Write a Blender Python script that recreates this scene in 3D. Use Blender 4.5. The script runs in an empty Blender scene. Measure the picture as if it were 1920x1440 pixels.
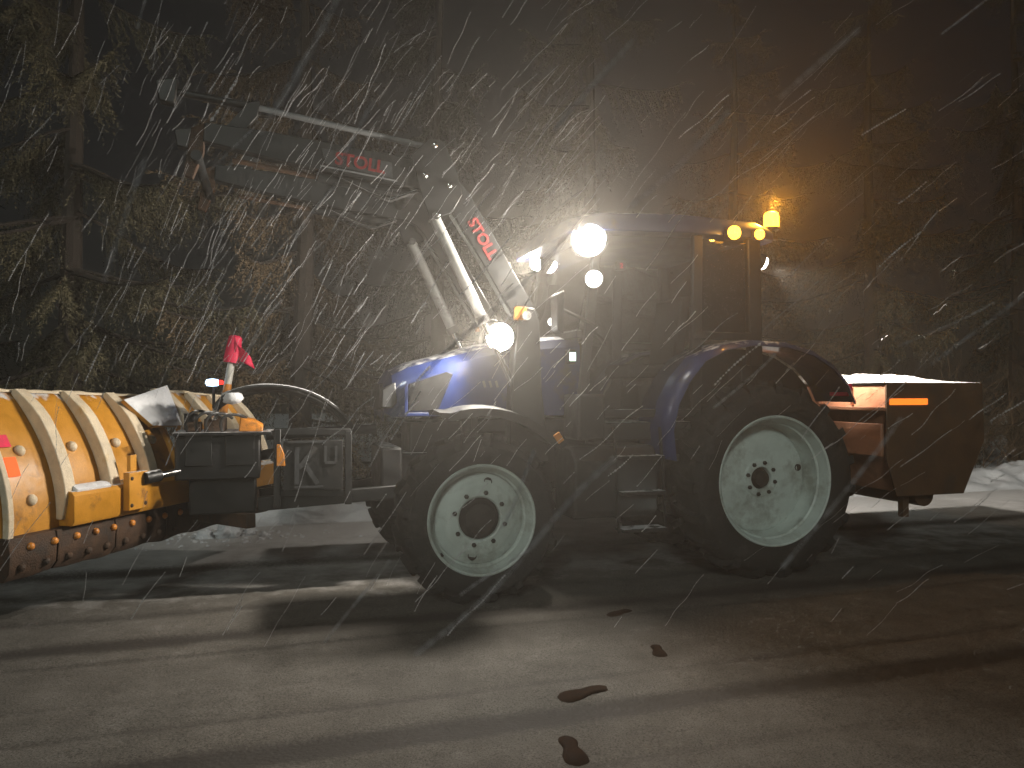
import bpy, math, random
import numpy as np
from mathutils import Vector, Matrix, noise
R = math.radians
random.seed(7); rng = np.random.default_rng(7)
S = bpy.context.scene
COL = S.collection

# ------------------------------------------------------------------ camera
cam_d = bpy.data.cameras.new('camera'); cam = bpy.data.objects.new('camera', cam_d); COL.objects.link(cam)
cam.location = (0, 0, 1.48); cam.rotation_euler = (R(90.64), 0, 0)
cam_d.sensor_width = 36; cam_d.lens = 27.0; cam_d.clip_start = .05; cam_d.clip_end = 400
S.camera = cam
cam_d.dof.use_dof = True; cam_d.dof.focus_distance = 6.2; cam_d.dof.aperture_fstop = 5.0

# ------------------------------------------------------------------ night sky and the weak cold light from the street behind the camera
W = bpy.data.worlds.new('World'); S.world = W; W.use_nodes = True
nt = W.node_tree; bg = nt.nodes['Background']
sky = nt.nodes.new('ShaderNodeTexSky'); sky.sky_type = 'NISHITA'; sky.sun_disc = False
SUN_EL, SUN_AZ = R(25), R(188)
sky.sun_elevation = SUN_EL; sky.sun_rotation = SUN_AZ
nt.links.new(sky.outputs[0], bg.inputs[0]); bg.inputs[1].default_value = 0.0012
sd = bpy.data.lights.new('sun', 'SUN'); so = bpy.data.objects.new('sun', sd); COL.objects.link(so)
sd.energy = 0.8; sd.angle = R(8); sd.color = (.90, 1, .93)
sdir = Vector((math.sin(SUN_AZ) * math.cos(SUN_EL), math.cos(SUN_AZ) * math.cos(SUN_EL), math.sin(SUN_EL)))
so.rotation_euler = sdir.to_track_quat('Z', 'Y').to_euler()
HAZE = 0.013
S.view_settings.view_transform = 'Standard'; S.view_settings.look = 'None'
S.view_settings.exposure = 0; S.view_settings.gamma = 1
S.cycles.use_denoising = True
S.cycles.use_adaptive_sampling = True; S.cycles.adaptive_threshold = .03; S.cycles.adaptive_min_samples = 16
S.cycles.max_bounces = 4; S.cycles.diffuse_bounces = 2; S.cycles.glossy_bounces = 2
S.cycles.transmission_bounces = 4; S.cycles.transparent_max_bounces = 10; S.cycles.volume_bounces = 0
S.cycles.sample_clamp_indirect = 3; S.cycles.use_light_tree = False

# ------------------------------------------------------------------ the tractor's own frame: x forward, y to its left (towards the camera), z up
O = Vector((1.779, 6.907, 0)); U = Vector((-.9552, -.2960, 0)); V = Vector((.2960, -.9552, 0)); RZ = math.atan2(U.y, U.x)
def world(x, y, z=0): return O + U * x + V * y + Vector((0, 0, z))

# ------------------------------------------------------------------ materials
MATS = {}
def mat(name, col, rough=.6, var=.25, scale=6, metal=0, bump=0, snow=0, dirt=0, dirtcol=(.05, .04, .03), spec=.5, coat=0, bscale=None):
    m = bpy.data.materials.new(name); m.use_nodes = True; n = m.node_tree.nodes; l = m.node_tree.links
    b = n['Principled BSDF']; b.inputs['Roughness'].default_value = rough; b.inputs['Metallic'].default_value = metal
    b.inputs['Specular IOR Level'].default_value = spec; b.inputs['Coat Weight'].default_value = coat
    tc = n.new('ShaderNodeTexCoord'); tx = n.new('ShaderNodeTexNoise'); tx.inputs['Scale'].default_value = scale; tx.inputs['Detail'].default_value = 4
    tx.inputs['Roughness'].default_value = .65
    l.new(tc.outputs['Object'], tx.inputs['Vector'])
    def mix(fac, a, c):
        x = n.new('ShaderNodeMix'); x.data_type = 'RGBA'
        if isinstance(fac, float): x.inputs[0].default_value = fac
        else: l.new(fac, x.inputs[0])
        for i, s in ((6, a), (7, c)):
            if isinstance(s, tuple): x.inputs[i].default_value = (*s[:3], 1)
            else: l.new(s, x.inputs[i])
        return x.outputs[2]
    def ramp(src, lo, hi):
        r = n.new('ShaderNodeMapRange'); l.new(src, r.inputs[0]); r.inputs[1].default_value = lo; r.inputs[2].default_value = hi; return r.outputs[0]
    c = mix(ramp(tx.outputs[0], .3, .7), tuple(k * (1 - var) for k in col), tuple(min(1, k * (1 + var)) for k in col))
    if dirt:
        t2 = n.new('ShaderNodeTexNoise'); t2.inputs['Scale'].default_value = scale * .6; t2.inputs['Detail'].default_value = 5; t2.inputs['Roughness'].default_value = .75
        l.new(tc.outputs['Object'], t2.inputs['Vector'])
        c = mix(ramp(t2.outputs[0], .62 - dirt * .2, .78 - dirt * .2), c, dirtcol)
    if snow:
        g = n.new('ShaderNodeNewGeometry'); sp = n.new('ShaderNodeSeparateXYZ'); l.new(g.outputs['Normal'], sp.inputs[0])
        t3 = n.new('ShaderNodeTexNoise'); t3.inputs['Scale'].default_value = 14; t3.inputs['Detail'].default_value = 3
        l.new(tc.outputs['Object'], t3.inputs['Vector'])
        ad = n.new('ShaderNodeMath'); ad.operation = 'MULTIPLY_ADD'; l.new(t3.outputs[0], ad.inputs[0]); ad.inputs[1].default_value = .9; l.new(sp.outputs[2], ad.inputs[2])
        c = mix(ramp(ad.outputs[0], 1.35 - snow * .55, 1.5 - snow * .5), c, (.74, .74, .76))
    l.new(c, b.inputs['Base Color'])
    rr = n.new('ShaderNodeMapRange'); l.new(tx.outputs[0], rr.inputs[0]); rr.inputs[1].default_value = .3; rr.inputs[2].default_value = .7
    rr.inputs[3].default_value = max(.03, rough - .12); rr.inputs[4].default_value = min(1, rough + .12); l.new(rr.outputs[0], b.inputs['Roughness'])
    if bump:
        bp = n.new('ShaderNodeBump'); bp.inputs['Strength'].default_value = bump; bp.inputs['Distance'].default_value = .01
        tb = n.new('ShaderNodeTexNoise'); tb.inputs['Scale'].default_value = bscale or scale * 8; tb.inputs['Detail'].default_value = 2; l.new(tc.outputs['Object'], tb.inputs['Vector'])
        l.new(tb.outputs[0], bp.inputs['Height']); l.new(bp.outputs[0], b.inputs['Normal'])
    MATS[name] = m; return m
def emit(name, col, strength):
    m = bpy.data.materials.new(name); m.use_nodes = True; b = m.node_tree.nodes['Principled BSDF']
    b.inputs['Base Color'].default_value = (*[k * .12 for k in col], 1); b.inputs['Emission Color'].default_value = (*col, 1); b.inputs['Emission Strength'].default_value = strength
    b.inputs['Roughness'].default_value = .55; b.inputs['Specular IOR Level'].default_value = .15; m.cycles.emission_sampling = 'NONE'; MATS[name] = m; return m
mat('blue', (.007, .021, .105), .4, .12, 5, snow=.04, dirt=.35, coat=.4)
mat('black_metal', (.009, .009, .010), .5, .4, 9, dirt=.4, dirtcol=(.028, .024, .02), snow=.02)
mat('loader_grey', (.016, .017, .018), .42, .3, 8, dirt=.35, dirtcol=(.03, .027, .024), snow=.08)
mat('plastic', (.010, .010, .010), .55, .3, 12, dirt=.35, dirtcol=(.032, .028, .024))
mat('rubber', (.013, .0125, .012), .8, .5, 7, bump=.3, dirt=.5, dirtcol=(.045, .04, .036))
mat('rim_paint', (.56, .625, .585), .5, .12, 5, dirt=.62, dirtcol=(.33, .35, .31), bump=.08)
mat('hub_dark', (.03, .024, .02), .6, .4, 14, dirt=.4)
mat('chrome', (.7, .7, .7), .18, .06, 10, metal=1)
mat('barrel', (.32, .32, .31), .35, .15, 10, dirt=.25)
mat('plow_yellow', (.55, .245, .022), .42, .14, 7, dirt=.34, dirtcol=(.20, .085, .022), snow=.16, bump=.05)
mat('plow_dusted', (.66, .55, .40), .7, .16, 9, dirt=.3, dirtcol=(.55, .38, .16), bump=.3)
mat('rust', (.055, .028, .014), .75, .6, 14, bump=.6, dirt=.4, dirtcol=(.02, .015, .012))
mat('orange_fit', (.6, .22, .03), .4, .25, 9, dirt=.35)
mat('snow', (.72, .73, .76), .75, .07, 7, bump=.8, bscale=26)
mat('hose', (.018, .018, .018), .55, .4, 20, snow=.42)
mat('flag_red', (.80, .022, .09), .6, .15, 9, bump=.1)
mat('pole_white', (.62, .60, .55), .45, .15, 9, dirt=.2)
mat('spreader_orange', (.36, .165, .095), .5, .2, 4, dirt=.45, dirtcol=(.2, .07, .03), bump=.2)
mat('spreader_dark', (.085, .043, .020), .65, .35, 5, dirt=.45, bump=.2)  # darker copy of the orange: the side plates' dim light painted in
mat('seat', (.03, .03, .035), .8, .2, 12)
mat('letter_red', (.24, .02, .02), .5, .12, 9)
mat('plate_pale', (.20, .205, .21), .5, .1, 9, dirt=.3, dirtcol=(.1, .1, .1))
mat('k_grey', (.05, .052, .055), .5, .2, 9, dirt=.3)
mat('k_black', (.009, .0095, .010), .5, .3, 9, dirt=.3, dirtcol=(.02, .018, .016))
mat('bark', (.024, .018, .014), .9, .4, 12, bump=.8)
mat('twig', (.095, .062, .035), .9, .35, 8)
mat('needles_olive', (.055, .047, .022), .7, .4, 3)
mat('needles_green', (.022, .027, .014), .7, .4, 3)
mat('needles_brown', (.075, .050, .024), .75, .4, 3)
mat('dry_grass', (.12, .08, .035), .9, .4, 2)
mat('post_yellow', (.55, .45, .12), .6, .2, 6, dirt=.35)
mat('footprint_wet', (.030, .016, .009), .9, .4, 20, spec=.1)
emit('lamp_white', (1, .97, .9), 40); emit('lamp_small', (1, .97, .92), 6); emit('lamp_amber', (1, .42, .03), 9)
emit('reflector_amber_glow', (1, .20, .02), 1.7); emit('lamp_red', (1, .04, .03), 2.5); emit('lamp_blue', (.55, .75, 1), 4)
emit('display_green', (.75, 1, .82), 2.2); emit('display_red', (1, .06, .1), .8); emit('reflector_orange_glow', (1, .13, .02), 1.3)
# window glass: mostly clear, a little reflection
g = bpy.data.materials.new('glass'); g.use_nodes = True; n = g.node_tree.nodes; l = g.node_tree.links
tr = n.new('ShaderNodeBsdfTransparent'); tr.inputs[0].default_value = (.74, .78, .77, 1); gl = n.new('ShaderNodeBsdfGlossy'); gl.inputs['Roughness'].default_value = .06
mx = n.new('ShaderNodeMixShader'); fr = n.new('ShaderNodeFresnel'); l.new(fr.outputs[0], mx.inputs[0]); l.new(tr.outputs[0], mx.inputs[1]); l.new(gl.outputs[0], mx.inputs[2])
l.new(mx.outputs[0], n['Material Output'].inputs[0]); MATS['glass'] = g
dm = bpy.data.materials.new('water_drop'); dm.use_nodes = True; b = dm.node_tree.nodes['Principled BSDF']
b.inputs['Roughness'].default_value = .1; b.inputs['Base Color'].default_value = (.8, .8, .8, 1); b.inputs['Transmission Weight'].default_value = .85; b.inputs['IOR'].default_value = 1.33; MATS['water_drop'] = dm
fm = bpy.data.materials.new('snow_flake'); fm.use_nodes = True; n = fm.node_tree.nodes; l = fm.node_tree.links
d1 = n.new('ShaderNodeBsdfDiffuse'); d2 = n.new('ShaderNodeBsdfTranslucent'); mx = n.new('ShaderNodeMixShader')
for d in (d1, d2): d.inputs[0].default_value = (.64, .64, .66, 1)
l.new(d1.outputs[0], mx.inputs[1]); l.new(d2.outputs[0], mx.inputs[2]); l.new(mx.outputs[0], n['Material Output'].inputs[0]); MATS['snow_flake'] = fm

# ------------------------------------------------------------------ mesh builder
def basis(d, up=Vector((0, 0, 1))):
    d = Vector(d).normalized()
    if abs(d.dot(up)) > .97: up = Vector((1, 0, 0))
    a = up.cross(d).normalized(); return a, d.cross(a)
class MB:
    def __init__(s): s.v = []; s.f = []
    def add(s, vs, fs):
        o = len(s.v); s.v += [tuple(p) for p in vs]; s.f += [tuple(i + o for i in q) for q in fs]; return s
    def box(s, c, size, rot=None):
        c = Vector(c); h = Vector(size) / 2; vs = []
        for x in (-1, 1):
            for y in (-1, 1):
                for z in (-1, 1):
                    p = Vector((x * h.x, y * h.y, z * h.z)); vs.append(c + (rot @ p if rot else p))
        return s.add(vs, [(0, 1, 3, 2), (4, 6, 7, 5), (0, 4, 5, 1), (2, 3, 7, 6), (0, 2, 6, 4), (1, 5, 7, 3)])
    def bar(s, p, q, w, h, up=(0, 0, 1)):
        p = Vector(p); q = Vector(q); a, b = basis(q - p, Vector(up)); vs = []
        for e in (p, q):
            for i, j in ((-1, -1), (1, -1), (1, 1), (-1, 1)): vs.append(e + a * i * w / 2 + b * j * h / 2)
        return s.add(vs, [(3, 2, 1, 0), (4, 5, 6, 7), (0, 1, 5, 4), (1, 2, 6, 5), (2, 3, 7, 6), (3, 0, 4, 7)])
    def tube(s, pts, r, n=10, cap=True):
        pts = [Vector(p) for p in pts]; rs = r if isinstance(r, (list, tuple)) else [r] * len(pts); vs = []; fs = []; a = None
        for i, p in enumerate(pts):
            d = (pts[min(i + 1, len(pts) - 1)] - pts[max(i - 1, 0)]).normalized()
            if a is None: a, b = basis(d)
            else: a = (a - d * a.dot(d)).normalized(); b = d.cross(a)
            for k in range(n): t = 2 * math.pi * k / n; vs.append(p + (a * math.cos(t) + b * math.sin(t)) * rs[i])
        for i in range(len(pts) - 1):
            for k in range(n): fs.append((i * n + k, i * n + (k + 1) % n, (i + 1) * n + (k + 1) % n, (i + 1) * n + k))
        if cap: fs.append(tuple(range(n - 1, -1, -1))); fs.append(tuple((len(pts) - 1) * n + k for k in range(n)))
        return s.add(vs, fs)
    def lathe(s, prof, c, axis=(0, 1, 0), n=48, closed=False):
        c = Vector(c); ax = Vector(axis).normalized(); a, b = basis(ax); vs = []; fs = []; m = len(prof)
        for k in range(n):
            t = 2 * math.pi * k / n; e = a * math.cos(t) + b * math.sin(t)
            for r, h in prof: vs.append(c + e * r + ax * h)
        for k in range(n):
            k2 = (k + 1) % n
            for i in range(m if closed else m - 1): j = (i + 1) % m; fs.append((k * m + i, k * m + j, k2 * m + j, k2 * m + i))
        return s.add(vs, fs)
    def prism(s, poly, y0, y1):          # polygon in x,z pulled along y
        m = len(poly); vs = [(x, y0, z) for x, z in poly] + [(x, y1, z) for x, z in poly]
        fs = [tuple(range(m)), tuple(range(2 * m - 1, m - 1, -1))] + [(i, i + m, (i + 1) % m + m, (i + 1) % m) for i in range(m)]
        return s.add(vs, fs)
    def loft(s, secs, close=True, cap=True):
        m = len(secs[0]); vs = [p for q in secs for p in q]; fs = []
        for i in range(len(secs) - 1):
            for k in range(m if close else m - 1): fs.append((i * m + k, i * m + (k + 1) % m, (i + 1) * m + (k + 1) % m, (i + 1) * m + k))
        if cap and close: fs.append(tuple(range(m - 1, -1, -1))); fs.append(tuple((len(secs) - 1) * m + k for k in range(m)))
        return s.add(vs, fs)
    def dome(s, c, ax, r, h, n=10):
        return s.lathe([(r, 0), (r * .96, h * .35), (r * .75, h * .72), (r * .4, h * .94), (.0005, h)], c, ax, n)
    def mesh(s, name, off=(0, 0, 0), ang=38):
        me = bpy.data.meshes.new(name); o = Vector(off)
        me.from_pydata([tuple(Vector(p) - o) for p in s.v], [], s.f); me.validate(); me.update()
        me.polygons.foreach_set('use_smooth', [True] * len(me.polygons)); me.set_sharp_from_angle(angle=R(ang)); return me
    def build(s, name, m, parent=None, bevel=0, ang=38, fix=True):
        off = ORG.get(parent.name, (0, 0, 0)) if parent else (0, 0, 0)
        me = s.mesh(name, off, ang)
        if fix:
            import bmesh
            bm = bmesh.new(); bm.from_mesh(me); bmesh.ops.recalc_face_normals(bm, faces=bm.faces); bm.to_mesh(me); bm.free()
        o = link(name, me, m, parent)
        if bevel:
            b = o.modifiers.new('edge', 'BEVEL'); b.width = bevel; b.segments = 2; b.limit_method = 'ANGLE'; b.angle_limit = R(40); b.harden_normals = False
        return o
ORG = {}
def link(name, me, m, parent=None):
    o = bpy.data.objects.new(name, me); COL.objects.link(o)
    if m and not me.materials: me.materials.append(MATS[m])
    if parent: o.parent = parent; ORG[o.name] = ORG.get(parent.name, (0, 0, 0))
    return o
def tag(o, label=None, cat=None, group=None, kind=None):
    for k, v in (('label', label), ('category', cat), ('group', group), ('kind', kind)):
        if v: o[k] = v
    return o
def thing(name, x, y, z, label, cat, group=None):        # an Empty in the tractor's frame
    e = bpy.data.objects.new(name, None); COL.objects.link(e); e.location = world(x, y, z); e.rotation_euler = (0, 0, RZ); ORG[e.name] = (x, y, z)
    return tag(e, label, cat, group)
def text(body, size, o, right, up, m, parent, name, depth=.003):
    cu = bpy.data.curves.new('t', 'FONT'); cu.body = body; cu.size = size; cu.extrude = depth; cu.offset = size * .03; cu.align_x = 'CENTER'; cu.align_y = 'CENTER'
    to = bpy.data.objects.new('t', cu); COL.objects.link(to); dg = bpy.context.evaluated_depsgraph_get()
    me = bpy.data.meshes.new_from_object(to.evaluated_get(dg)); bpy.data.objects.remove(to); me.materials.clear()
    rt = Vector(right).normalized(); u_ = Vector(up); u_ = (u_ - rt * u_.dot(rt)).normalized(); nn = rt.cross(u_)
    M = Matrix((rt, u_, nn)).transposed().to_4x4(); M.translation = Vector(o) - Vector(ORG.get(parent.name, (0, 0, 0))); me.transform(M)
    return link(name, me, m, parent)
def lamp_light(name, x, y, z, power, col, r, parent, kind='POINT', aim=None, size=120, blend=.6):
    d = bpy.data.lights.new(name, kind); d.energy = power; d.color = col; d.shadow_soft_size = r
    o = bpy.data.objects.new(name, d); COL.objects.link(o); o.parent = parent; o.location = Vector((x, y, z)) - Vector(ORG.get(parent.name, (0, 0, 0)))
    if kind == 'SPOT': d.spot_size = R(size); d.spot_blend = blend; o.rotation_euler = Vector(aim).to_track_quat('-Z', 'Y').to_euler()
    return o

# ================================================================== GROUND AND ROAD
def fbm(x, y, s, seed=0, oct=4):
    out = np.zeros_like(x); a = 1
    for k in range(oct):
        sx, sy = x * s + seed * 13.7 + k * 5.1, y * s - seed * 7.3 + k * 3.7
        i, j = np.floor(sx).astype(int), np.floor(sy).astype(int); fx, fy = sx - i, sy - j
        h = lambda p, q: (np.sin(p * 127.1 + q * 311.7 + seed * 17.3) * 43758.5453) % 1
        w, v = fx * fx * (3 - 2 * fx), fy * fy * (3 - 2 * fy)
        out += a * ((h(i, j) * (1 - w) + h(i + 1, j) * w) * (1 - v) + (h(i, j + 1) * (1 - w) + h(i + 1, j + 1) * w) * v); a *= .5; s *= 2
    return out / 1.9 - .5
def grid_obj(name, xs, ys, hf, m, attr=None, attr2=None):
    X, Y = np.meshgrid(xs, ys, indexing='ij'); Z = hf(X, Y)
    W_ = np.stack([O.x + U.x * X + V.x * Y, O.y + U.y * X + V.y * Y, Z], -1).reshape(-1, 3)
    a, b = X.shape; idx = np.arange(a * b).reshape(a, b)
    F = np.stack([idx[:-1, :-1], idx[:-1, 1:], idx[1:, 1:], idx[1:, :-1]], -1).reshape(-1, 4)
    me = bpy.data.meshes.new(name); me.vertices.add(len(W_)); me.vertices.foreach_set('co', W_.ravel()); me.loops.add(F.size); me.loops.foreach_set('vertex_index', F.ravel())
    me.polygons.add(len(F)); me.polygons.foreach_set('loop_start', np.arange(0, F.size, 4)); me.update(); me.validate()
    if me.polygons[0].normal.z < 0: me.flip_normals()
    me.polygons.foreach_set('use_smooth', [True] * len(me.polygons))
    if attr is not None:
        at = me.attributes.new('wet', 'FLOAT', 'POINT'); at.data.foreach_set('value', attr(X, Y).ravel().astype(np.float32))
    if attr2 is not None:
        at = me.attributes.new('cover', 'FLOAT', 'POINT'); at.data.foreach_set('value', attr2(X, Y).ravel().astype(np.float32))
    return tag(link(name, me, m), kind='structure')
# packed dirty snow on the road with bare wet wheel tracks
m = bpy.data.materials.new('road_slush'); m.use_nodes = True; n = m.node_tree.nodes; l = m.node_tree.links; b = n['Principled BSDF']
at = n.new('ShaderNodeAttribute'); at.attribute_name = 'wet'; tc = n.new('ShaderNodeTexCoord')
t1 = n.new('ShaderNodeTexNoise'); t1.inputs['Scale'].default_value = 3; t1.inputs['Detail'].default_value = 7; t1.inputs['Roughness'].default_value = .72; l.new(tc.outputs['Object'], t1.inputs[0])
t2 = n.new('ShaderNodeTexNoise'); t2.inputs['Scale'].default_value = 55; t2.inputs['Detail'].default_value = 4; l.new(tc.outputs['Object'], t2.inputs[0])
def rmp(src, stops):
    r = n.new('ShaderNodeValToRGB'); l.new(src, r.inputs[0]); e = r.color_ramp.elements
    while len(e) < len(stops): e.new(.5)
    for k, (p, c) in enumerate(stops): e[k].position = p; e[k].color = (*c, 1)
    return r.outputs[0]
snowc = rmp(t1.outputs[0], [(.30, (.080, .073, .063)), (.5, (.112, .103, .090)), (.70, (.155, .145, .130))])
t4 = n.new('ShaderNodeTexNoise'); t4.inputs['Scale'].default_value = 130; t4.inputs['Detail'].default_value = 2; l.new(tc.outputs['Object'], t4.inputs[0])
grit = rmp(t4.outputs[0], [(.36, (.35, .33, .31)), (.46, (.95, .95, .95)), (.6, (1, 1, 1)), (.70, (1.5, 1.5, 1.52))])
gm = n.new('ShaderNodeMix'); gm.data_type = 'RGBA'; gm.blend_type = 'MULTIPLY'; gm.inputs[0].default_value = 1; l.new(snowc, gm.inputs[6]); l.new(grit, gm.inputs[7]); snowc = gm.outputs[2]
ma = n.new('ShaderNodeMath'); ma.operation = 'MULTIPLY_ADD'; l.new(t2.outputs[0], ma.inputs[0]); ma.inputs[1].default_value = .7; l.new(at.outputs['Fac'], ma.inputs[2])
mr = n.new('ShaderNodeMapRange'); l.new(ma.outputs[0], mr.inputs[0]); mr.inputs[1].default_value = .52; mr.inputs[2].default_value = .92
ac = n.new('ShaderNodeAttribute'); ac.attribute_name = 'cover'
cm = n.new('ShaderNodeMath'); cm.operation = 'MULTIPLY_ADD'; l.new(t1.outputs[0], cm.inputs[0]); cm.inputs[1].default_value = 1.2; l.new(ac.outputs['Fac'], cm.inputs[2])
cr = n.new('ShaderNodeMapRange'); l.new(cm.outputs[0], cr.inputs[0]); cr.inputs[1].default_value = .75; cr.inputs[2].default_value = 1.75
cx = n.new('ShaderNodeMix'); cx.data_type = 'RGBA'; l.new(cr.outputs[0], cx.inputs[0]); l.new(snowc, cx.inputs[6]); cx.inputs[7].default_value = (.60, .59, .59, 1); snowc = cx.outputs[2]
x = n.new('ShaderNodeMix'); x.data_type = 'RGBA'; l.new(mr.outputs[0], x.inputs[0]); l.new(snowc, x.inputs[6]); x.inputs[7].default_value = (.035, .030, .026, 1); l.new(x.outputs[2], b.inputs['Base Color'])
rg = n.new('ShaderNodeMapRange'); l.new(mr.outputs[0], rg.inputs[0]); rg.inputs[3].default_value = .85; rg.inputs[4].default_value = .8; l.new(rg.outputs[0], b.inputs['Roughness'])
bp = n.new('ShaderNodeBump'); bp.inputs['Strength'].default_value = .45; bp.inputs['Distance'].default_value = .008; l.new(t2.outputs[0], bp.inputs['Height']); l.new(bp.outputs[0], b.inputs['Normal']); MATS['road_slush'] = m

RUTS = [(2.80, .11, 1.), (2.42, .05, .55), (1.14, .13, .8), (1.45, .05, .5), (-.8, .2, .7), (4.3, .16, .8), (.55, .10, .5), (2.05, .04, .35), (3.3, .05, .4)]
def wet(X, Y):
    w = np.zeros_like(X)
    for y0, s, k in RUTS: w = np.maximum(w, k * np.exp(-((Y - y0 - .10 * fbm(X, X * 0, .25, 3)) / s) ** 2))
    return np.clip(w * (.8 + .7 * fbm(X, Y, 1.4, 5)) + .22 * fbm(X, Y, 2.5, 8), 0, 1)
def road_h(X, Y): return .004 + .022 * np.clip(fbm(X, Y, 1.3, 1) + .5, 0, 1.2) + .008 * fbm(X, Y, 9, 2) - .014 * wet(X, Y) + .012
def cover(X, Y): return np.clip((.7 - Y) / 2.3, 0, 1.4) + .16 * fbm(X, Y, 1.1, 14)      # fresh snow left lying on the unploughed half
near = np.arange(-7, 8, .045); xs = np.concatenate([np.arange(-48, -7, 1.), near, np.arange(8, 48, 1.)])
road = grid_obj('road', xs, np.concatenate([np.arange(-2.7, 4.6, .045), np.arange(4.6, 7.6, .3)]), road_h, 'road_slush', wet, cover)
def ground_h(X, Y): return -.02 + np.clip(np.maximum((-2.2 - Y) / 2.2, (Y - 7.5) / 2), 0, 1) ** 1.5 * (.10 + .16 * (fbm(X, Y, .5, 4) + .4)) + np.clip(-2.6 - Y, 0, .5) * .07 * fbm(X, Y, 4, 6)
grid_obj('ground', np.concatenate([np.arange(-52, -12, 2.), np.arange(-12, 12, .2), np.arange(12, 52, 2.)]), np.concatenate([np.arange(-44, -10, 1.5), np.arange(-10, 9, .15), np.arange(9, 30, 2.)]), ground_h, 'snow')
def bank_h(X, Y):      # ploughed ridge along the far edge of the road
    t = (Y + 3.75) / 1.2; return -.06 + np.clip(1 - t * t, 0, 1) ** 1.6 * (.24 + .26 * fbm(X, Y, .6, 9) + .30 * fbm(X, Y, 2.6, 11) + .12 * fbm(X, Y, 8, 13)) + .012 * fbm(X, Y, 16, 12)
tag(grid_obj('snow_bank', np.concatenate([np.arange(-40, -14, .5), np.arange(-14, 12, .07), np.arange(12, 40, .5)]), np.arange(-5.0, -2.5, .06), bank_h, 'snow'), kind='structure')
# bare wet footprints melted through to the asphalt: part of the road
for i, (fx, fy, a, ln) in enumerate(((1.55, 1.40, .35, .21), (1.67, 2.16, 1.25, .22), (2.31, 2.61, .30, .29), (2.58, 3.14, 1.4, .27))):
    ca, sa = math.cos(a), math.sin(a); k = 36; rings = []
    for f in (1, .82, .5, .2):
        ring = []
        for q in range(k):
            t = 2 * math.pi * q / k; c_, s_ = math.cos(t), math.sin(t); wd = .20 + .055 * math.cos(2 * t) + .03 * c_
            r = 1 + .10 * noise.noise((c_ * 2.2 + i * 7, s_ * 2.2, i)) + .05 * noise.noise((c_ * 6, s_ * 6, i + 9.))
            lx, ly = ln * .5 * c_ * r * f, ln * wd * 1.15 * s_ * r * f * (1 - .25 * math.exp(-((c_ + .15) / .3) ** 2)); ring.append((fx + lx * ca - ly * sa, fy + lx * sa + ly * ca))
        rings.append(ring)
    allp = [p for r_ in rings for p in r_] + [(fx, fy)]
    hh = road_h(np.array([p[0] for p in allp]), np.array([p[1] for p in allp])); vs = []
    for q, (p, h) in enumerate(zip(allp, hh)): w_ = world(*p); vs.append((w_.x, w_.y, h + (.001 if q < k else .009)))
    fs = [(r0 * k + q, r0 * k + (q + 1) % k, (r0 + 1) * k + (q + 1) % k, (r0 + 1) * k + q) for r0 in range(3) for q in range(k)] + [(3 * k + q, 3 * k + (q + 1) % k, 4 * k) for q in range(k)]
    MB().add(vs, fs).build('footprint', 'footprint_wet', road, ang=80)

# ================================================================== TRACTOR
T = thing('tractor', 0, 0, 0, 'dark blue farm tractor with pale wheel rims and blazing work lamps', 'tractor')
def arc(cx, cz, r, a0, a1, n): return [(cx + r * math.cos(R(a0 + (a1 - a0) * i / n)), cz + r * math.sin(R(a0 + (a1 - a0) * i / n))) for i in range(n + 1)]
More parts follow.
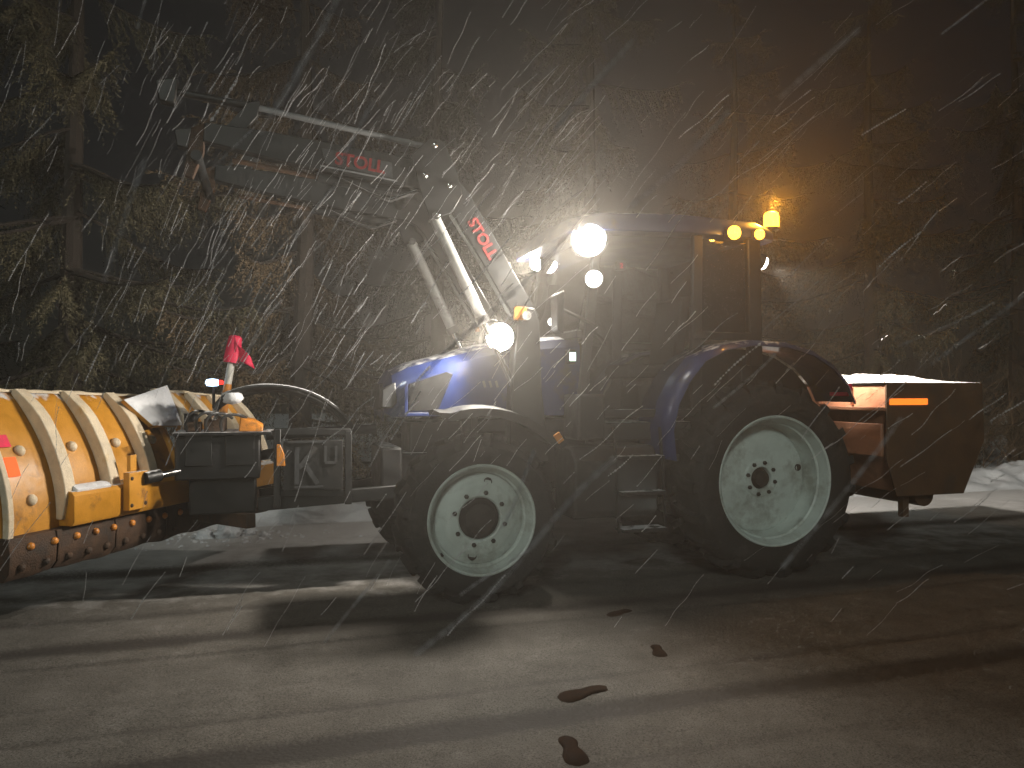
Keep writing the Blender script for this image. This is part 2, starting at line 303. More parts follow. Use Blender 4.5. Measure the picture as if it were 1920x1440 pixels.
# --- wheels
def wheel(cx, rad, w, rimR, discR, recess, hubR, boltR, nlug, lug, holes, s):
    yo = .95 * s; c = Vector((cx, 0, rad)); e = bpy.data.objects.new('wheel', None); COL.objects.link(e); e.parent = T; ORG[e.name] = (0, 0, 0)
    yi = .95 - w; sgn = s
    Y = lambda y: y * sgn
    tp = [(rimR - .02, .945), (rimR + .02, .962), (rimR + .09, .978), (rad * .84, .975), (rad - lug - .035, .945), (rad - lug - .004, .87), (rad - lug, (.95 + yi) / 2), (rad - lug - .004, yi + .08), (rad - lug - .035, yi + .005), (rad * .84, yi - .025), (rimR + .06, yi - .02), (rimR - .02, yi)]
    mb = MB().lathe([(r, Y(y)) for r, y in tp], c, (0, 1, 0), 64)
    mid = (.95 + yi) / 2
    for k in range(nlug):
        for side in (0, 1):
            t0 = 2 * math.pi * (k + .5 * side) / nlug; secs = []
            for q in range(5):
                f = q / 4; y = mid + (1 if side else -1) * ((w / 2 + .015) * f - .012 * (1 - f)); t = t0 - sgn * 0 + f * .95 * 2.6 / nlug * (1.0)
                drop = .0 if f < .7 else (f - .7) * .16; hw = (.30 + .12 * f) * math.pi / nlug * .62; r1 = rad - drop; r0 = rad - lug - .03 - drop * 1.2
                secs.append([(cx + r_ * math.sin(t + d), Y(y), rad + r_ * math.cos(t + d)) for r_, d in ((r0, -hw * 1.25), (r1, -hw), (r1, hw), (r0, hw * 1.25))])
            mb.loft(secs)
    mb.build('tyre', 'rubber', e)
    rp = [(rimR - .012, .935), (rimR + .004, .953), (rimR - .004, .962), (rimR - .018, .955), (rimR - .026, .925), (rimR - .042, .90), (rimR - .046, .875), (rimR - .06, .865), (discR + .035, .95 - recess * .72), (discR + .012, .95 - recess * .92), (discR + .008, .95 - recess * 1.0)]
    rp += [(rimR - .06, yi + .05), (rimR - .01, yi)]
    MB().lathe([(r, Y(y)) for r, y in rp], c, (0, 1, 0), 72).build('rim', 'rim_paint', e)
    dy = .95 - recess
    dp = [(discR + .014, dy - .02), (discR + .006, dy + .006), (discR - .012, dy + .014), (discR * .86, dy + .022), (hubR * 1.75, dy + .03), (hubR * 1.6, dy + .044), (hubR * 1.08, dy + .046), (hubR, dy + .036), (hubR, dy - .03)]
    disc = MB().lathe([(r, Y(y)) for r, y in dp], c, (0, 1, 0), 64).build('wheel_disc', 'rim_paint', e)
    MB().lathe([(r, Y(y)) for r, y in [(hubR - .003, dy - .05), (hubR - .003, dy + .012), (hubR * .8, dy + .03), (hubR * .72, dy + .06), (hubR * .35, dy + .066), (.0005, dy + .067)]], c, (0, 1, 0), 32).build('hub', 'hub_dark', e)
    for k in range(8):
        t = 2 * math.pi * (k + .3) / 8
        p = c + Vector((math.cos(t) * boltR, Y(dy + .04), math.sin(t) * boltR))
        MB().lathe([(.017, 0), (.017, Y(.016)), (.010, Y(.017)), (.010, Y(.028)), (.0005, Y(.03))], p, (0, 1, 0), 6).build('wheel_bolt', 'hub_dark', e)
    for a, r, hr in holes:
        p = c + Vector((math.cos(R(a)) * r, Y(dy + .0275), math.sin(R(a)) * r))
        MB().lathe([(hr, -.01 * s), (hr, Y(.003)), (hr * .85, Y(.004)), (hr * .8, Y(-.006)), (.0005, Y(-.006))], p, (0, 1, 0), 20).build('hand_hole', 'hub_dark', e)
    # valve stem in the rim well
    p = c + Vector((math.cos(R(-38)) * (discR + .045), Y(dy + .06), math.sin(R(-38)) * (discR + .045)))
    MB().tube([p, p + Vector((0, Y(.07), 0))], .010, 8).build('valve', 'hub_dark', e)
    return e
for s in (1, -1):
    wheel(0, .79, .46, .51, .42, .235, .088, .128, 19, .042, [(168, .37, .028)], s)
    wheel(2.37, .60, .36, .385, .315, .115, .148, .185, 17, .034, [(104, .262, .030), (-79, .262, .032)], s)
# --- bonnet
prof = [(2.96, 1.36), (2.95, 1.55), (2.90, 1.645), (2.78, 1.705), (2.45, 1.79), (2.19, 1.862), (1.75, 1.92), (1.42, 1.95)]
secs = []
for x_, zt in prof:
    hw = .30 if x_ > 2.93 else (.34 if x_ > 2.85 else .375 + .02 * (2.9 - x_)); zb = 1.30 if x_ < 2.95 else 1.33
    secs.append([(x_, y * hw, z) for y, z in ((-1, zb), (-1, zb + (zt - zb) * .55), (-.97, zt - .10), (-.85, zt - .035), (-.5, zt - .004), (0, zt + .008), (.5, zt - .004), (.85, zt - .035), (.97, zt - .10), (1, zb + (zt - zb) * .55), (1, zb))])
bon = MB().loft(secs).build('bonnet', 'blue', T, ang=30)
for s in (1, -1):
    y = lambda k: s * (.388 + k)
    MB().prism([(2.79, 1.345), (2.785, 1.545), (2.50, 1.638), (2.45, 1.62), (2.56, 1.36), (2.60, 1.345)], y(-.01), y(.008)).build('side_vent', 'black_metal', bon, .004)
    MB().prism([(2.82, 1.305), (2.82, 1.52), (2.795, 1.55), (2.795, 1.33), (2.52, 1.33), (2.52, 1.305)], y(-.008), y(.012)).build('vent_trim', 'blue', bon, .003)
    hl = MB().prism([(2.985, 1.365), (2.98, 1.50), (2.88, 1.56), (2.87, 1.40), (2.90, 1.365)], s * .19, s * .362).build('headlight', 'k_grey', bon, .01)
    for k in range(3): MB().bar((2.20 - k * .05, y(.006), 1.52), (2.215 - k * .05, y(.006), 1.57), .003, .018).build('badge_letter', 'plate_pale', bon)
MB().box((2.955, 0, 1.45), (.05, .36, .20)).build('grille', 'black_metal', bon, .01)
# --- chassis, engine, axles
mb = MB(); mb.box((1.9, 0, .98), (1.7, .42, .56)); mb.box((2.55, 0, .85), (.75, .5, .34)); mb.box((.55, 0, .85), (1.5, .5, .5)); mb.box((1.55, .0, 1.22), (1.6, .56, .12)); mb.box((2.9, 0, .9), (.16, .62, .34))
mb.build('chassis', 'black_metal', T, .02)
mb = MB(); mb.tube([(2.37, -.66, .60), (2.37, .66, .60)], .085, 12); mb.box((2.37, 0, .62), (.34, .34, .28))
for s in (1, -1): mb.tube([(2.37, s * .55, .6), (2.37, s * .72, .6)], .16, 16); mb.bar((2.2, s * .15, .66), (2.2, s * .6, .64), .05, .05)
mb.build('front_axle', 'black_metal', T, .008)
mb = MB(); mb.tube([(0, -.6, .79), (0, .6, .79)], .14, 16); mb.lathe([(.30, -.05), (.26, .1), (.16, .3)], (0, .2, .79), n=20); mb.box((.05, 0, .85), (.7, .56, .6)); mb.build('rear_axle', 'black_metal', T, .01)
# fuel tank and steps between the wheels
MB().loft([[(x_, .46, .55), (x_, .84, .55), (x_, .88, .62), (x_, .88, .98), (x_, .80, 1.08), (x_, .46, 1.08)] for x_ in (.98, 1.0, 1.62, 1.66)]).build('fuel_tank', 'plastic', T, .02)
for k, z in enumerate((.47, .74, 1.0)):
    st = MB().box((1.14, .90 - k * .02, z), (.36, .16, .025)); st.build('step', 'black_metal', T, .004)
mb = MB()
for x_ in (.95, 1.33): mb.bar((x_, .93, .45), (x_, .84, 1.22), .03, .012)
mb.build('step_frame', 'black_metal', T)
mb = MB(); mb.box((1.52, .72, 1.30), (.22, .30, .34)); mb.build('battery_box', 'plastic', T, .02)
# --- front fenders
for s in (1, -1):
    o_ = arc(2.37, .60, .77, 112, 28, 1); secs = []
    for k in range(15):
        a = R(68 + (140 - 68) * k / 14); r = .765 + (.03 if k in (0, 14) else 0); rr = r + .018
        cx, cz = math.cos(a), math.sin(a)
        secs.append([(2.37 + r * cx, s * .57, .60 + r * cz - .02), (2.37 + rr * cx, s * .575, .60 + rr * cz - .01), (2.37 + (rr + .012) * cx, s * .75, .60 + (rr + .012) * cz), (2.37 + rr * cx, s * .965, .60 + rr * cz - .01), (2.37 + (r - .05) * cx, s * .975, .60 + (r - .05) * cz), (2.37 + (r - .05) * cx, s * .965, .60 + (r - .05) * cz), (2.37 + r * cx, s * .955, .60 + r * cz - .012)])
    fe = MB().loft(secs).build('front_fender', 'plastic', T)
    MB().bar((2.37, s * .55, .75), (2.37, s * .75, 1.36), .05, .02).build('fender_stay', 'black_metal', fe)
    MB().bar((1.80, s * .978, 1.13), (1.84, s * .978, 1.19), .02, .05).build('side_reflector', 'orange_fit', fe, .004)
# --- rear fenders, flowing into the cab sill
for s in (1, -1):
    outer = [(.93, .98), (.95, 1.22), (.90, 1.42), (.80, 1.60), (.66, 1.76), (.46, 1.855), (.2, 1.895), (-.1, 1.885), (-.36, 1.82), (-.56, 1.71), (-.70, 1.57), (-.78, 1.42)]
    secs = []
    for i, (x_, z) in enumerate(outer):
        dx, dz = x_ - 0, z - .79; q = math.hypot(dx, dz); dx /= q; dz /= q; k = .028
        secs.append([(x_, s * .47, z), (x_, s * .82, z), (x_ - dx * .008, s * .935, z - dz * .008), (x_ - dx * .05, s * .975, z - dz * .05), (x_ - dx * .055, s * .962, z - dz * .055), (x_ - dx * k, s * .92, z - dz * k), (x_ - dx * k, s * .47, z - dz * k)])
    rf = MB().loft(secs).build('rear_fender', 'blue', T, ang=50)
    MB().box((-.74, s * .80, 1.50), (.05, .22, .10)).build('tail_light', 'flag_red', rf, .01)
    mb = MB(); mb.prism([(.88, .98), (.90, 1.22), (.85, 1.42), (.76, 1.57), (.62, 1.72), (.44, 1.81), (.2, 1.85), (-.1, 1.84), (-.34, 1.775), (-.53, 1.67), (-.66, 1.54), (-.73, 1.40), (-.55, 1.12), (-.3, 1.0), (.3, .98)], s * .44, s * .468); mb.build('fender_inner_plate', 'black_metal', rf)
# --- cab
cab = MB(); cab.box((.66, 0, 1.18), (1.5, 1.36, .14)); cab.box((.06, 0, 1.45), (.10, 1.3, .5)); cab.box((1.42, 0, 1.45), (.08, .8, .5)); cab = cab.build('cab_floor', 'black_metal', T, .01)
pil = {'a': ((1.50, .60, 1.30), (1.38, .66, 2.70), .06, .07), 'b': ((.58, .72, 1.30), (.57, .74, 2.72), .05, .09), 'c': ((.02, .70, 1.70), (.06, .73, 2.72), .07, .12)}
for k, (p, q, w_, h_) in pil.items():
    for s in (1, -1): MB().bar((p[0], p[1] * s, p[2]), (q[0], q[1] * s, q[2]), w_, h_).build('cab_pillar', 'black_metal', T, .012)
mb = MB()
for s in (1, -1): mb.bar((1.47, .64 * s, 1.32), (.55, .73 * s, 1.32), .05, .06); mb.bar((.6, .735 * s, 1.93), (.03, .715 * s, 1.93), .05, .06)
mb.bar((1.505, -.6, 1.93), (1.505, .6, 1.93), .05, .06); mb.build('cab_rail', 'black_metal', T, .008)
secs = [[(x_, y * hw, z) for y, z in ((-1, zb), (-1, zb + .06), (-.94, zt - .03), (-.8, zt), (0, zt + .02), (.8, zt), (.94, zt - .03), (1, zb + .06), (1, zb))] for x_, hw, zb, zt in ((1.62, .66, 2.70, 2.76), (1.58, .74, 2.695, 2.82), (1.4, .78, 2.70, 2.87), (.7, .80, 2.72, 2.90), (.05, .80, 2.71, 2.88), (-.12, .76, 2.71, 2.84), (-.16, .70, 2.71, 2.78))]
roof = MB().loft(secs).build('cab_roof', 'blue', T, .01, ang=50)
def pane(name, pts, label=None):
    c = [Vector(p) for p in pts]; nn = (c[1] - c[0]).cross(c[2] - c[0]).normalized() * .004
    m_ = len(c); return MB().add([p + nn for p in c] + [p - nn for p in c], [tuple(range(m_)), tuple(range(2 * m_ - 1, m_ - 1, -1))] + [(i, i + m_, (i + 1) % m_ + m_, (i + 1) % m_) for i in range(m_)]).build(name, 'glass', T)
pane('windscreen', [(1.505, -.57, 1.97), (1.505, .57, 1.97), (1.39, .63, 2.69), (1.39, -.63, 2.69)])
pane('rear_window', [(.01, -.66, 1.97), (.01, .66, 1.97), (.05, .69, 2.70), (.05, -.69, 2.70)])
for s in (1, -1):
    dp = pane('door_window', [(1.46, .645 * s, 1.36), (.62, .728 * s, 1.36), (.615, .745 * s, 2.69), (1.355, .672 * s, 2.69)])
    MB().bar((1.02, s * .715, 1.55), (1.18, s * .70, 1.55), .03, .03).build('door_handle', 'plastic', dp, .004)
    qp = pane('quarter_window', [(.53, .738 * s, 1.97), (.06, .722 * s, 1.97), (.09, .74 * s, 2.69), (.53, .748 * s, 2.69)])
    if s == 1:
        mb = MB()
        for k in range(420):
            u_ = random.random(); w_ = random.random() ** .8; x_ = .52 - .42 * u_; z = 2.67 - .62 * w_; y = .7305 + .0165 * (z - 1.97) / .72 + .005
            r = random.choice((.0025, .003, .004, .006)) * random.uniform(.8, 1.2); mb.dome((x_, y, z), (0, 1, 0), r, r * .6, 6)
        tag(mb.build('rain_drops', 'water_drop', qp), kind='stuff')
# inside the cab
st = MB(); st.loft([[(x_, y, z) for y, z in ((-.24, 1.60), (.24, 1.60), (.26, 1.66), (.22, 1.72), (-.22, 1.72), (-.26, 1.66))] for x_ in (.42, .46, .86, .92)]); st = st.build('driver_seat', 'seat', T, .02)
MB().loft([[(x_, y, z) for x_, z in ((.40, 1.70), (.50, 1.72), (.42, 2.30), (.33, 2.32))] for y in (-.23, -.20, .20, .23)]).build('backrest', 'seat', st, .02)
MB().box((.62, 0, 1.43), (.36, .36, .34)).build('seat_base', 'plastic', st, .02)
mb = MB(); th = [(1.22 + .19 * math.cos(t) * math.cos(R(30)), .19 * math.sin(t), 1.98 - .19 * math.cos(t) * math.sin(R(30)) * -1) for t in [2 * math.pi * k / 28 for k in range(29)]]
mb.tube(th, .014, 8, False); mb.bar((1.22, -.18, 1.98), (1.22, .18, 1.98), .03, .015); mb.tube([(1.22, 0, 1.98), (1.36, 0, 1.55)], .035, 10); mb.build('steering_wheel', 'plastic', T)
MB().loft([[(x_, y, z) for x_, z in ((1.30, 1.32), (1.46, 1.32), (1.46, 1.86), (1.34, 1.90))] for y in (-.32, -.28, .28, .32)]).build('dashboard', 'plastic', T, .015)
dd = MB().box((1.56, .54, 1.755), (.05, .10, .11)).build('display', 'plastic', T, .006)
MB().box((1.56, .594, 1.755), (.052, .006, .066)).build('screen', 'display_green', dd, .004)
dd = MB().box((1.02, .30, 2.52), (.09, .04, .07)).build('radio', 'plastic', T, .005)
text('2', .055, (1.02, .323, 2.52), (-1, 0, 0), (0, 0, 1), 'display_red', dd, 'digit')
# exhaust stack and mirrors
mb = MB(); mb.tube([(1.60, -.52, 1.5), (1.60, -.52, 2.35), (1.56, -.52, 2.5)], [.06, .06, .05], 14); ex = mb.build('exhaust', 'black_metal', T)
for s in (1, -1):
    mx_, my_, mz_ = (1.62, .93, 2.58) if s == -1 else (1.80, .95, 2.06)
    mb = MB(); mb.tube([(1.42, .68 * s, mz_ - .06), (mx_ - .06, (my_ - .09) * s, mz_ + .02), (mx_, my_ * s, mz_)], .013, 8); mi = mb.build('mirror', 'plastic', T)
    MB().loft([[(mx_, s * (my_ + dy), mz_ + dz) for dy, dz in ((-.09, -.17), (.09, -.17), (.10, .14), (-.10, .14))], [(mx_ + .045, s * (my_ + dy), mz_ + dz) for dy, dz in ((-.07, -.14), (.07, -.14), (.08, .11), (-.08, .11))]]).build('mirror_head', 'pole_white' if s == -1 else 'plastic', mi, .012)
# --- work lamps. each is a housing, a bracket and a glowing lens
def work_lamp(x_, y, z, d, r, power, lens='lamp_white', col=(1, .92, .80), lr=.05, bracket=None, spot=0, aim=None, cone=150, face=(1, .55, -.08)):
    d = Vector(d).normalized(); c = Vector((x_, y, z)); mb = MB()
    mb.lathe([(r * .45, -.09), (r * .8, -.07), (r * 1.04, -.01), (r * 1.08, .012), (r * .98, .014), (r * .96, .002)], c, d, 24)
    if bracket: mb.tube([c - d * .07, Vector(bracket)], .014, 8)
    h_ = mb.build('work_lamp', 'plastic', T)
    MB().lathe([(r * .95, .002), (r * .92, r * .3), (r * .75, r * .6), (r * .4, r * .8), (.0005, r * .86)], c, d, 24).build('lens', lens, h_)
    p = c + d * (r * .9 + lr)
    if power: lamp_light('lamp_light', p.x, p.y, p.z, power, col, lr, h_, 'SPOT', face, 174, .35)
    if spot: lamp_light('lamp_beam', p.x, p.y, p.z, spot, col, lr, h_, 'SPOT', aim, cone, 1)
    return h_
work_lamp(1.46, .68, 2.645, (1, 1.5, -.2), .135, 150, bracket=(1.36, .60, 2.70), lr=.05, spot=150, aim=(1, .12, -.33))
work_lamp(2.11, .50, 1.90, (1, 1.5, -.12), .11, 100, bracket=(1.97, .50, 1.86), lr=.05, spot=110, aim=(1, .15, -.22))
work_lamp(1.46, -.52, 2.66, (1, .2, -.25), .075, 85, bracket=(1.38, -.52, 2.71), lr=.04, spot=820, aim=(1, -.92, .22), cone=74, face=(1, .12, -.3))
work_lamp(1.47, .80, 2.325, (.6, .8, 0), .068, 0, 'lamp_small', bracket=(1.42, .66, 2.33))
h_ = work_lamp(-.10, .62, 2.56, (-1, .1, -.35), .065, 0, 'lamp_white', bracket=(.05, .62, 2.66))
lamp_light('rear_lamp_light', -.20, .63, 2.52, 900, (1, .93, .82), .04, h_, 'SPOT', (-1, .02, -.46), 72, .6)
h_ = work_lamp(-.10, -.62, 2.56, (-1, -.1, -.35), .065, 0, 'lamp_white', bracket=(.05, -.62, 2.66))
lamp_light('rear_lamp_light', -.20, -.64, 2.52, 900, (1, .93, .82), .04, h_, 'SPOT', (-1, -.35, -.40), 76, .6)
MB().dome((1.72, .56, 2.02), (0, 1, 0), .03, .02).build('side_marker_or_highlight', 'lamp_small', T)  # a small highlight put in as a glowing dome
# --- amber beacon and two amber lamps on the rear of the roof
def beacon(x_, y, z, r, h, power):
    mb = MB(); mb.lathe([(.0005, -.10), (r * .5, -.10), (r * .5, -.03), (r * 1.05, -.02), (r * 1.05, .0), (.0005, .0)], (x_, y, z), (0, 0, 1), 20); b_ = mb.build('beacon', 'plastic', T)
    MB().lathe([(r, 0), (r, h * .7), (r * .9, h * .92), (r * .6, h), (.0005, h)], (x_, y, z), (0, 0, 1), 24).build('beacon_dome', 'lamp_amber', b_)
    lamp_light('beacon_light', x_, y + .03, z + h + .05, power, (1, .42, .04), .03, b_)
beacon(-.19, .64, 2.845, .062, .13, 70)
mb = MB(); mb.bar((-.2, .68, 2.755), (-.2, -.68, 2.755), .04, .03); mb.bar((-.2, .3, 2.76), (-.1, .3, 2.74), .03, .02); mb.bar((-.2, -.3, 2.76), (-.1, -.3, 2.74), .03, .02); mb.build('beacon_bar', 'black_metal', T, .004)
for x_, w_ in ((.30, .055), (.07, .042)):
    a_ = MB().box((x_, .815, 2.735), (w_ * 2.2, .05, .075)).build('amber_lamp', 'plastic', T, .006)
    MB().lathe([(w_, 0), (w_ * .95, .02), (w_ * .6, .04), (.0005, .045)], (x_, .84, 2.735), (0, 1, 0), 18).build('lens', 'lamp_amber', a_)
lamp_light('amber_lamp_light', .30, .95, 2.735, 5, (1, .42, .04), .02, a_)

# ================================================================== FRONT LOADER
Lo = thing('front_loader', 1.9, 0, .9, 'dark grey front loader raised high above the tractor bonnet', 'loader')
for s in (1, -1):
    y0 = .5 * s
    mb = MB(); mb.prism([(1.74, .95), (2.06, .95), (2.04, 1.5), (1.99, 2.06), (1.94, 2.13), (1.86, 2.12), (1.82, 2.02), (1.80, 1.5)], y0 - .07, y0 + .07)
    mast = mb.build('mast', 'loader_grey', Lo, .01)
    MB().tube([(1.93, y0 - .10, 2.06), (1.93, y0 + .10, 2.06)], .035, 14).build('pivot_pin', 'barrel', mast)
    MB().box((1.975, y0 + .076 * s, 2.075), (.10, .012, .10)).build('side_reflector', 'orange_fit', mast, .004)
    # boom: a box section that rises steeply, bends at the knee and reaches forward
    cl = [(1.88, 2.02), (2.04, 2.26), (2.26, 2.62), (2.44, 2.90), (2.52, 2.99), (2.62, 3.045), (2.76, 3.07), (3.2, 3.115), (3.8, 3.19), (4.20, 3.235)]
    hs = [.16, .18, .185, .19, .20, .21, .215, .21, .18, .13]; secs = []
    for i, (x_, z) in enumerate(cl):
        a, b_ = cl[max(i - 1, 0)], cl[min(i + 1, len(cl) - 1)]; dx, dz = b_[0] - a[0], b_[1] - a[1]; q = math.hypot(dx, dz); nx, nz = -dz / q, dx / q; h = hs[i] / 2
        secs.append([(x_ + nx * h, y0 - .05, z + nz * h), (x_ + nx * h, y0 + .05, z + nz * h), (x_ - nx * h, y0 + .05, z - nz * h), (x_ - nx * h, y0 - .05, z - nz * h)])
    bm_ = MB().loft(secs).build('boom', 'loader_grey', Lo, .008)
    # knee gusset plates with pins
    mb = MB(); mb.prism([(2.42, 2.94), (2.50, 2.80), (2.66, 2.74), (2.74, 2.96), (2.80, 3.2), (2.66, 3.34), (2.56, 3.32), (2.46, 3.1)], y0 + .052 * s, y0 + .068 * s); kg = mb.build('knee_plate', 'loader_grey', bm_, .004)
    for px_, pz in ((2.63, 3.285), (2.61, 2.78), (2.52, 3.0), (2.70, 3.06)): MB().dome((px_, y0 + .068 * s, pz), (0, s, 0), .024, .02).build('bolt', 'chrome', bm_)
    # levelling rod above the boom
    MB().tube([(2.63, y0, 3.285), (3.2, y0, 3.36), (3.9, y0, 3.455)], .021, 10).build('levelling_rod', 'plate_pale', Lo)
    MB().prism([(3.84, 3.49), (3.92, 3.47), (4.12, 3.22), (4.02, 3.16), (3.86, 3.38)], y0 - .03, y0 + .03).build('levelling_link', 'loader_grey', Lo, .006)
    MB().tube([(3.92, y0, 3.455), (4.40, y0, 3.50)], .026, 10).build('tilt_rod', 'loader_grey', Lo)
    # tilt cylinder under the boom
    cy = MB().tube([(2.80, y0, 2.93), (3.45, y0, 3.0)], .034, 12).build('tilt_cylinder', 'loader_grey', Lo)
    MB().tube([(3.45, y0, 3.0), (4.02, y0, 3.07)], .018, 10).build('piston_rod', 'rust', cy)
    # lift cylinder
    cy = MB().tube([(2.62, y0 + .01, 2.77), (2.24, y0 + .01, 2.0)], .043, 14).build('lift_cylinder', 'barrel', Lo)
    MB().tube([(2.24, y0 + .01, 2.0), (2.0, y0 + .01, 1.5)], .026, 12).build('piston_rod', 'chrome', cy)
    MB().tube([(2.62, y0 - .07, 2.77), (2.62, y0 + .08, 2.77)], .03, 10).build('pin', 'chrome', cy)
    mb = MB(); mb.lathe([(.05, 0), (.054, .01), (.054, .05), (.05, .06)], (2.24, y0 + .01, 2.0), (.44, 0, .89), 14); mb.build('gland', 'black_metal', cy)
    # hydraulic pipes on the boom
    mb = MB(); mb.tube([(2.03, y0 + .03 * s, 2.06), (2.26, y0 + .03 * s, 2.44), (2.50, y0 + .03 * s, 2.80)], .009, 6); mb.tube([(2.03, y0 - .01 * s, 2.06), (2.26, y0 - .01 * s, 2.44), (2.50, y0 - .01 * s, 2.80)], .009, 6); mb.build('hydraulic_pipe', 'barrel', bm_)
    mb = MB(); mb.tube([(2.75, y0 + .03, 2.95), (2.95, y0 + .05, 2.86), (3.1, y0 + .05, 2.90), (3.3, y0 + .03, 2.99)], .013, 8); mb.build('hose', 'hose', Lo)
    # maker's plates
    if s == 1:
        dr = Vector((-.47, 0, -.052)); nn = Vector((.052, 0, -.47)).normalized()
        pl = MB().add([(3.43, .5525, 3.195), (3.40, .5525, 3.085), (2.93, .5525, 3.025), (2.94, .5525, 3.135), (3.43, .549, 3.195), (3.40, .549, 3.085), (2.93, .549, 3.025), (2.94, .549, 3.135)], [(0, 1, 2, 3), (7, 6, 5, 4), (0, 4, 5, 1), (1, 5, 6, 2), (2, 6, 7, 3), (3, 7, 4, 0)]).build('name_plate', 'k_grey', bm_)
        text('STOLL', .122, (3.165, .554, 3.110), dr, (0, 0, 1), 'letter_red', pl, 'lettering', .002)
        MB().bar((3.44, .554, 3.07), (2.90, .554, 3.005), .006, .010).build('name_plate_stripe', 'plate_pale', bm_)
    # second lettering down the steep part of the boom
        text('STOLL', .115, (2.265, .554, 2.625), (-.53, 0, -.85), (.85, 0, -.53) if False else (-.85, 0, .53), 'letter_red', bm_, 'lettering', .002)
    # carriage hook plates
    mb = MB(); mb.prism([(4.20, 3.30), (4.28, 3.26), (4.33, 2.94), (4.27, 2.92), (4.20, 3.1)], y0 - .03, y0 + .03); mb.build('hook_plate', 'rust', Lo, .006)
    mb = MB(); mb.prism([(4.36, 3.58), (4.50, 3.55), (4.48, 3.42), (4.38, 3.40)], y0 - .05, y0 + .05); mb.build('carriage_arm', 'loader_grey', Lo, .01)
MB().tube([(2.72, -.46, 3.09), (2.72, .46, 3.09)], .05, 14).build('cross_tube', 'loader_grey', Lo)
MB().tube([(4.24, -.62, 3.05), (4.24, .62, 3.05)], .035, 12).build('carriage_tube', 'loader_grey', Lo)
mb = MB()
for s in (1, -1): mb.box((1.9, s * .36, 1.0), (.3, .28, .18))
mb.build('subframe', 'loader_grey', Lo, .01)

# ================================================================== SNOW PLOW, raised and angled, carried on the front linkage
P = thing('snow_plow', 4.4, 0, .4, 'yellow ribbed snow plow blade raised ahead of the tractor', 'snow plow')
def B(t, n, z): return (5.21 - .515 * t - .859 * n, 1.02 - .859 * t + .515 * n, z)
def sec_n(z): return 0 if z < .72 else -.36 * ((z - .72) / .78) ** 2
ZS = [.50, .6, .72, .85, .98, 1.10, 1.22, 1.33, 1.42, 1.5]
def wing(t0, t1, dz):
    front = [[B(t, sec_n(z), z + dz * (z - .5) * (t - t0)) for z in ZS] for t in np.linspace(t0, t1, 6)]
    back = [[B(t, sec_n(z) - .018, z + dz * (z - .5) * (t - t0)) for z in ZS] for t in np.linspace(t0, t1, 6)]
    return MB().loft([f + b[::-1] for f, b in zip(front, back)]).build('moldboard', 'plow_yellow', P, ang=60)
w1 = wing(-.02, 1.50, -.03); w2 = wing(1.66, 2.74, -.06)
tag(w1, 'near wing of the plow blade'); tag(w2, 'far wing of the plow blade')
def rib(t, z0, z1, depth, dz, tt, par, m='plow_dusted', th=.085):
    out = []
    for i in range(13):
        z = z0 + (z1 - z0) * i / 12; zz = z + dz * (z - .5) * (t - tt); s_ = 2 * .36 * max(0, z - .72) / .78 ** 2; q = math.hypot(1, s_)
        d = depth * min(1, .55 + i * .2) * min(1, .5 + (12 - i) * .2); n_ = sec_n(z)
        out.append([B(t - th / 2, n_, zz), B(t - th / 2, n_ + d / q, zz + d * s_ / q), B(t + th / 2, n_ + d / q, zz + d * s_ / q), B(t + th / 2, n_, zz)])
    return MB().loft(out).build('rib', m, par, .006, ang=50)
for t in (.40, .78, 1.16): rib(t, .70, 1.49, .085, -.03, -.02, w1)
rib(.005, .52, 1.49, .045, -.03, -.02, w1, 'plow_dusted', .04)
rib(1.49, .62, 1.47, .04, -.03, -.02, w1, 'plow_yellow', .03)
for t in (1.75, 2.05, 2.35, 2.66): rib(t, .70, 1.48, .075, -.06, 1.66, w2)
for t in (.19, .585, .97, 1.33):                                    # domed bolts between the ribs
    for z in ((1.13, .84) if t < .9 else (1.13,)):
        s_ = 2 * .36 * max(0, z - .72) / .78 ** 2; MB().dome(B(t, sec_n(z) - .004, z), Vector(B(0, 1, s_)) - Vector(B(0, 0, 0)), .036, .03, 12).build('bolt_cap', 'plow_dusted', w1)
for t in (1.9, 2.2): z = 1.1; MB().dome(B(t, sec_n(z) - .004, z), Vector(B(0, 1, .3)) - Vector(B(0, 0, 0)), .034, .03, 12).build('bolt_cap', 'plow_dusted', w2)
def lip(t0, t1, dz, tt, par):                                      # snow lying along the curled top edge
    secs = []
    for i, t in enumerate(np.linspace(t0, t1, 40)):
        z = 1.5 + dz * (t - tt); w_ = .018 + .010 * noise.noise((t * 9, 1, tt)); h = .016 + .018 * abs(noise.noise((t * 6, 3, tt))) * (1 if 0 < i < 39 else .1)
        secs.append([B(t, -.36 + k * w_, z + zz * h - .004) for k, zz in ((-1.2, 0), (-.9, .8), (0, 1), (.9, .7), (1.2, -.1))])
    return MB().loft(secs).build('snow_edge', 'plow_dusted', par, ang=80)
lip(-.02, 1.50, -.03, -.02, w1); lip(1.66, 2.74, -.06, 1.66, w2)
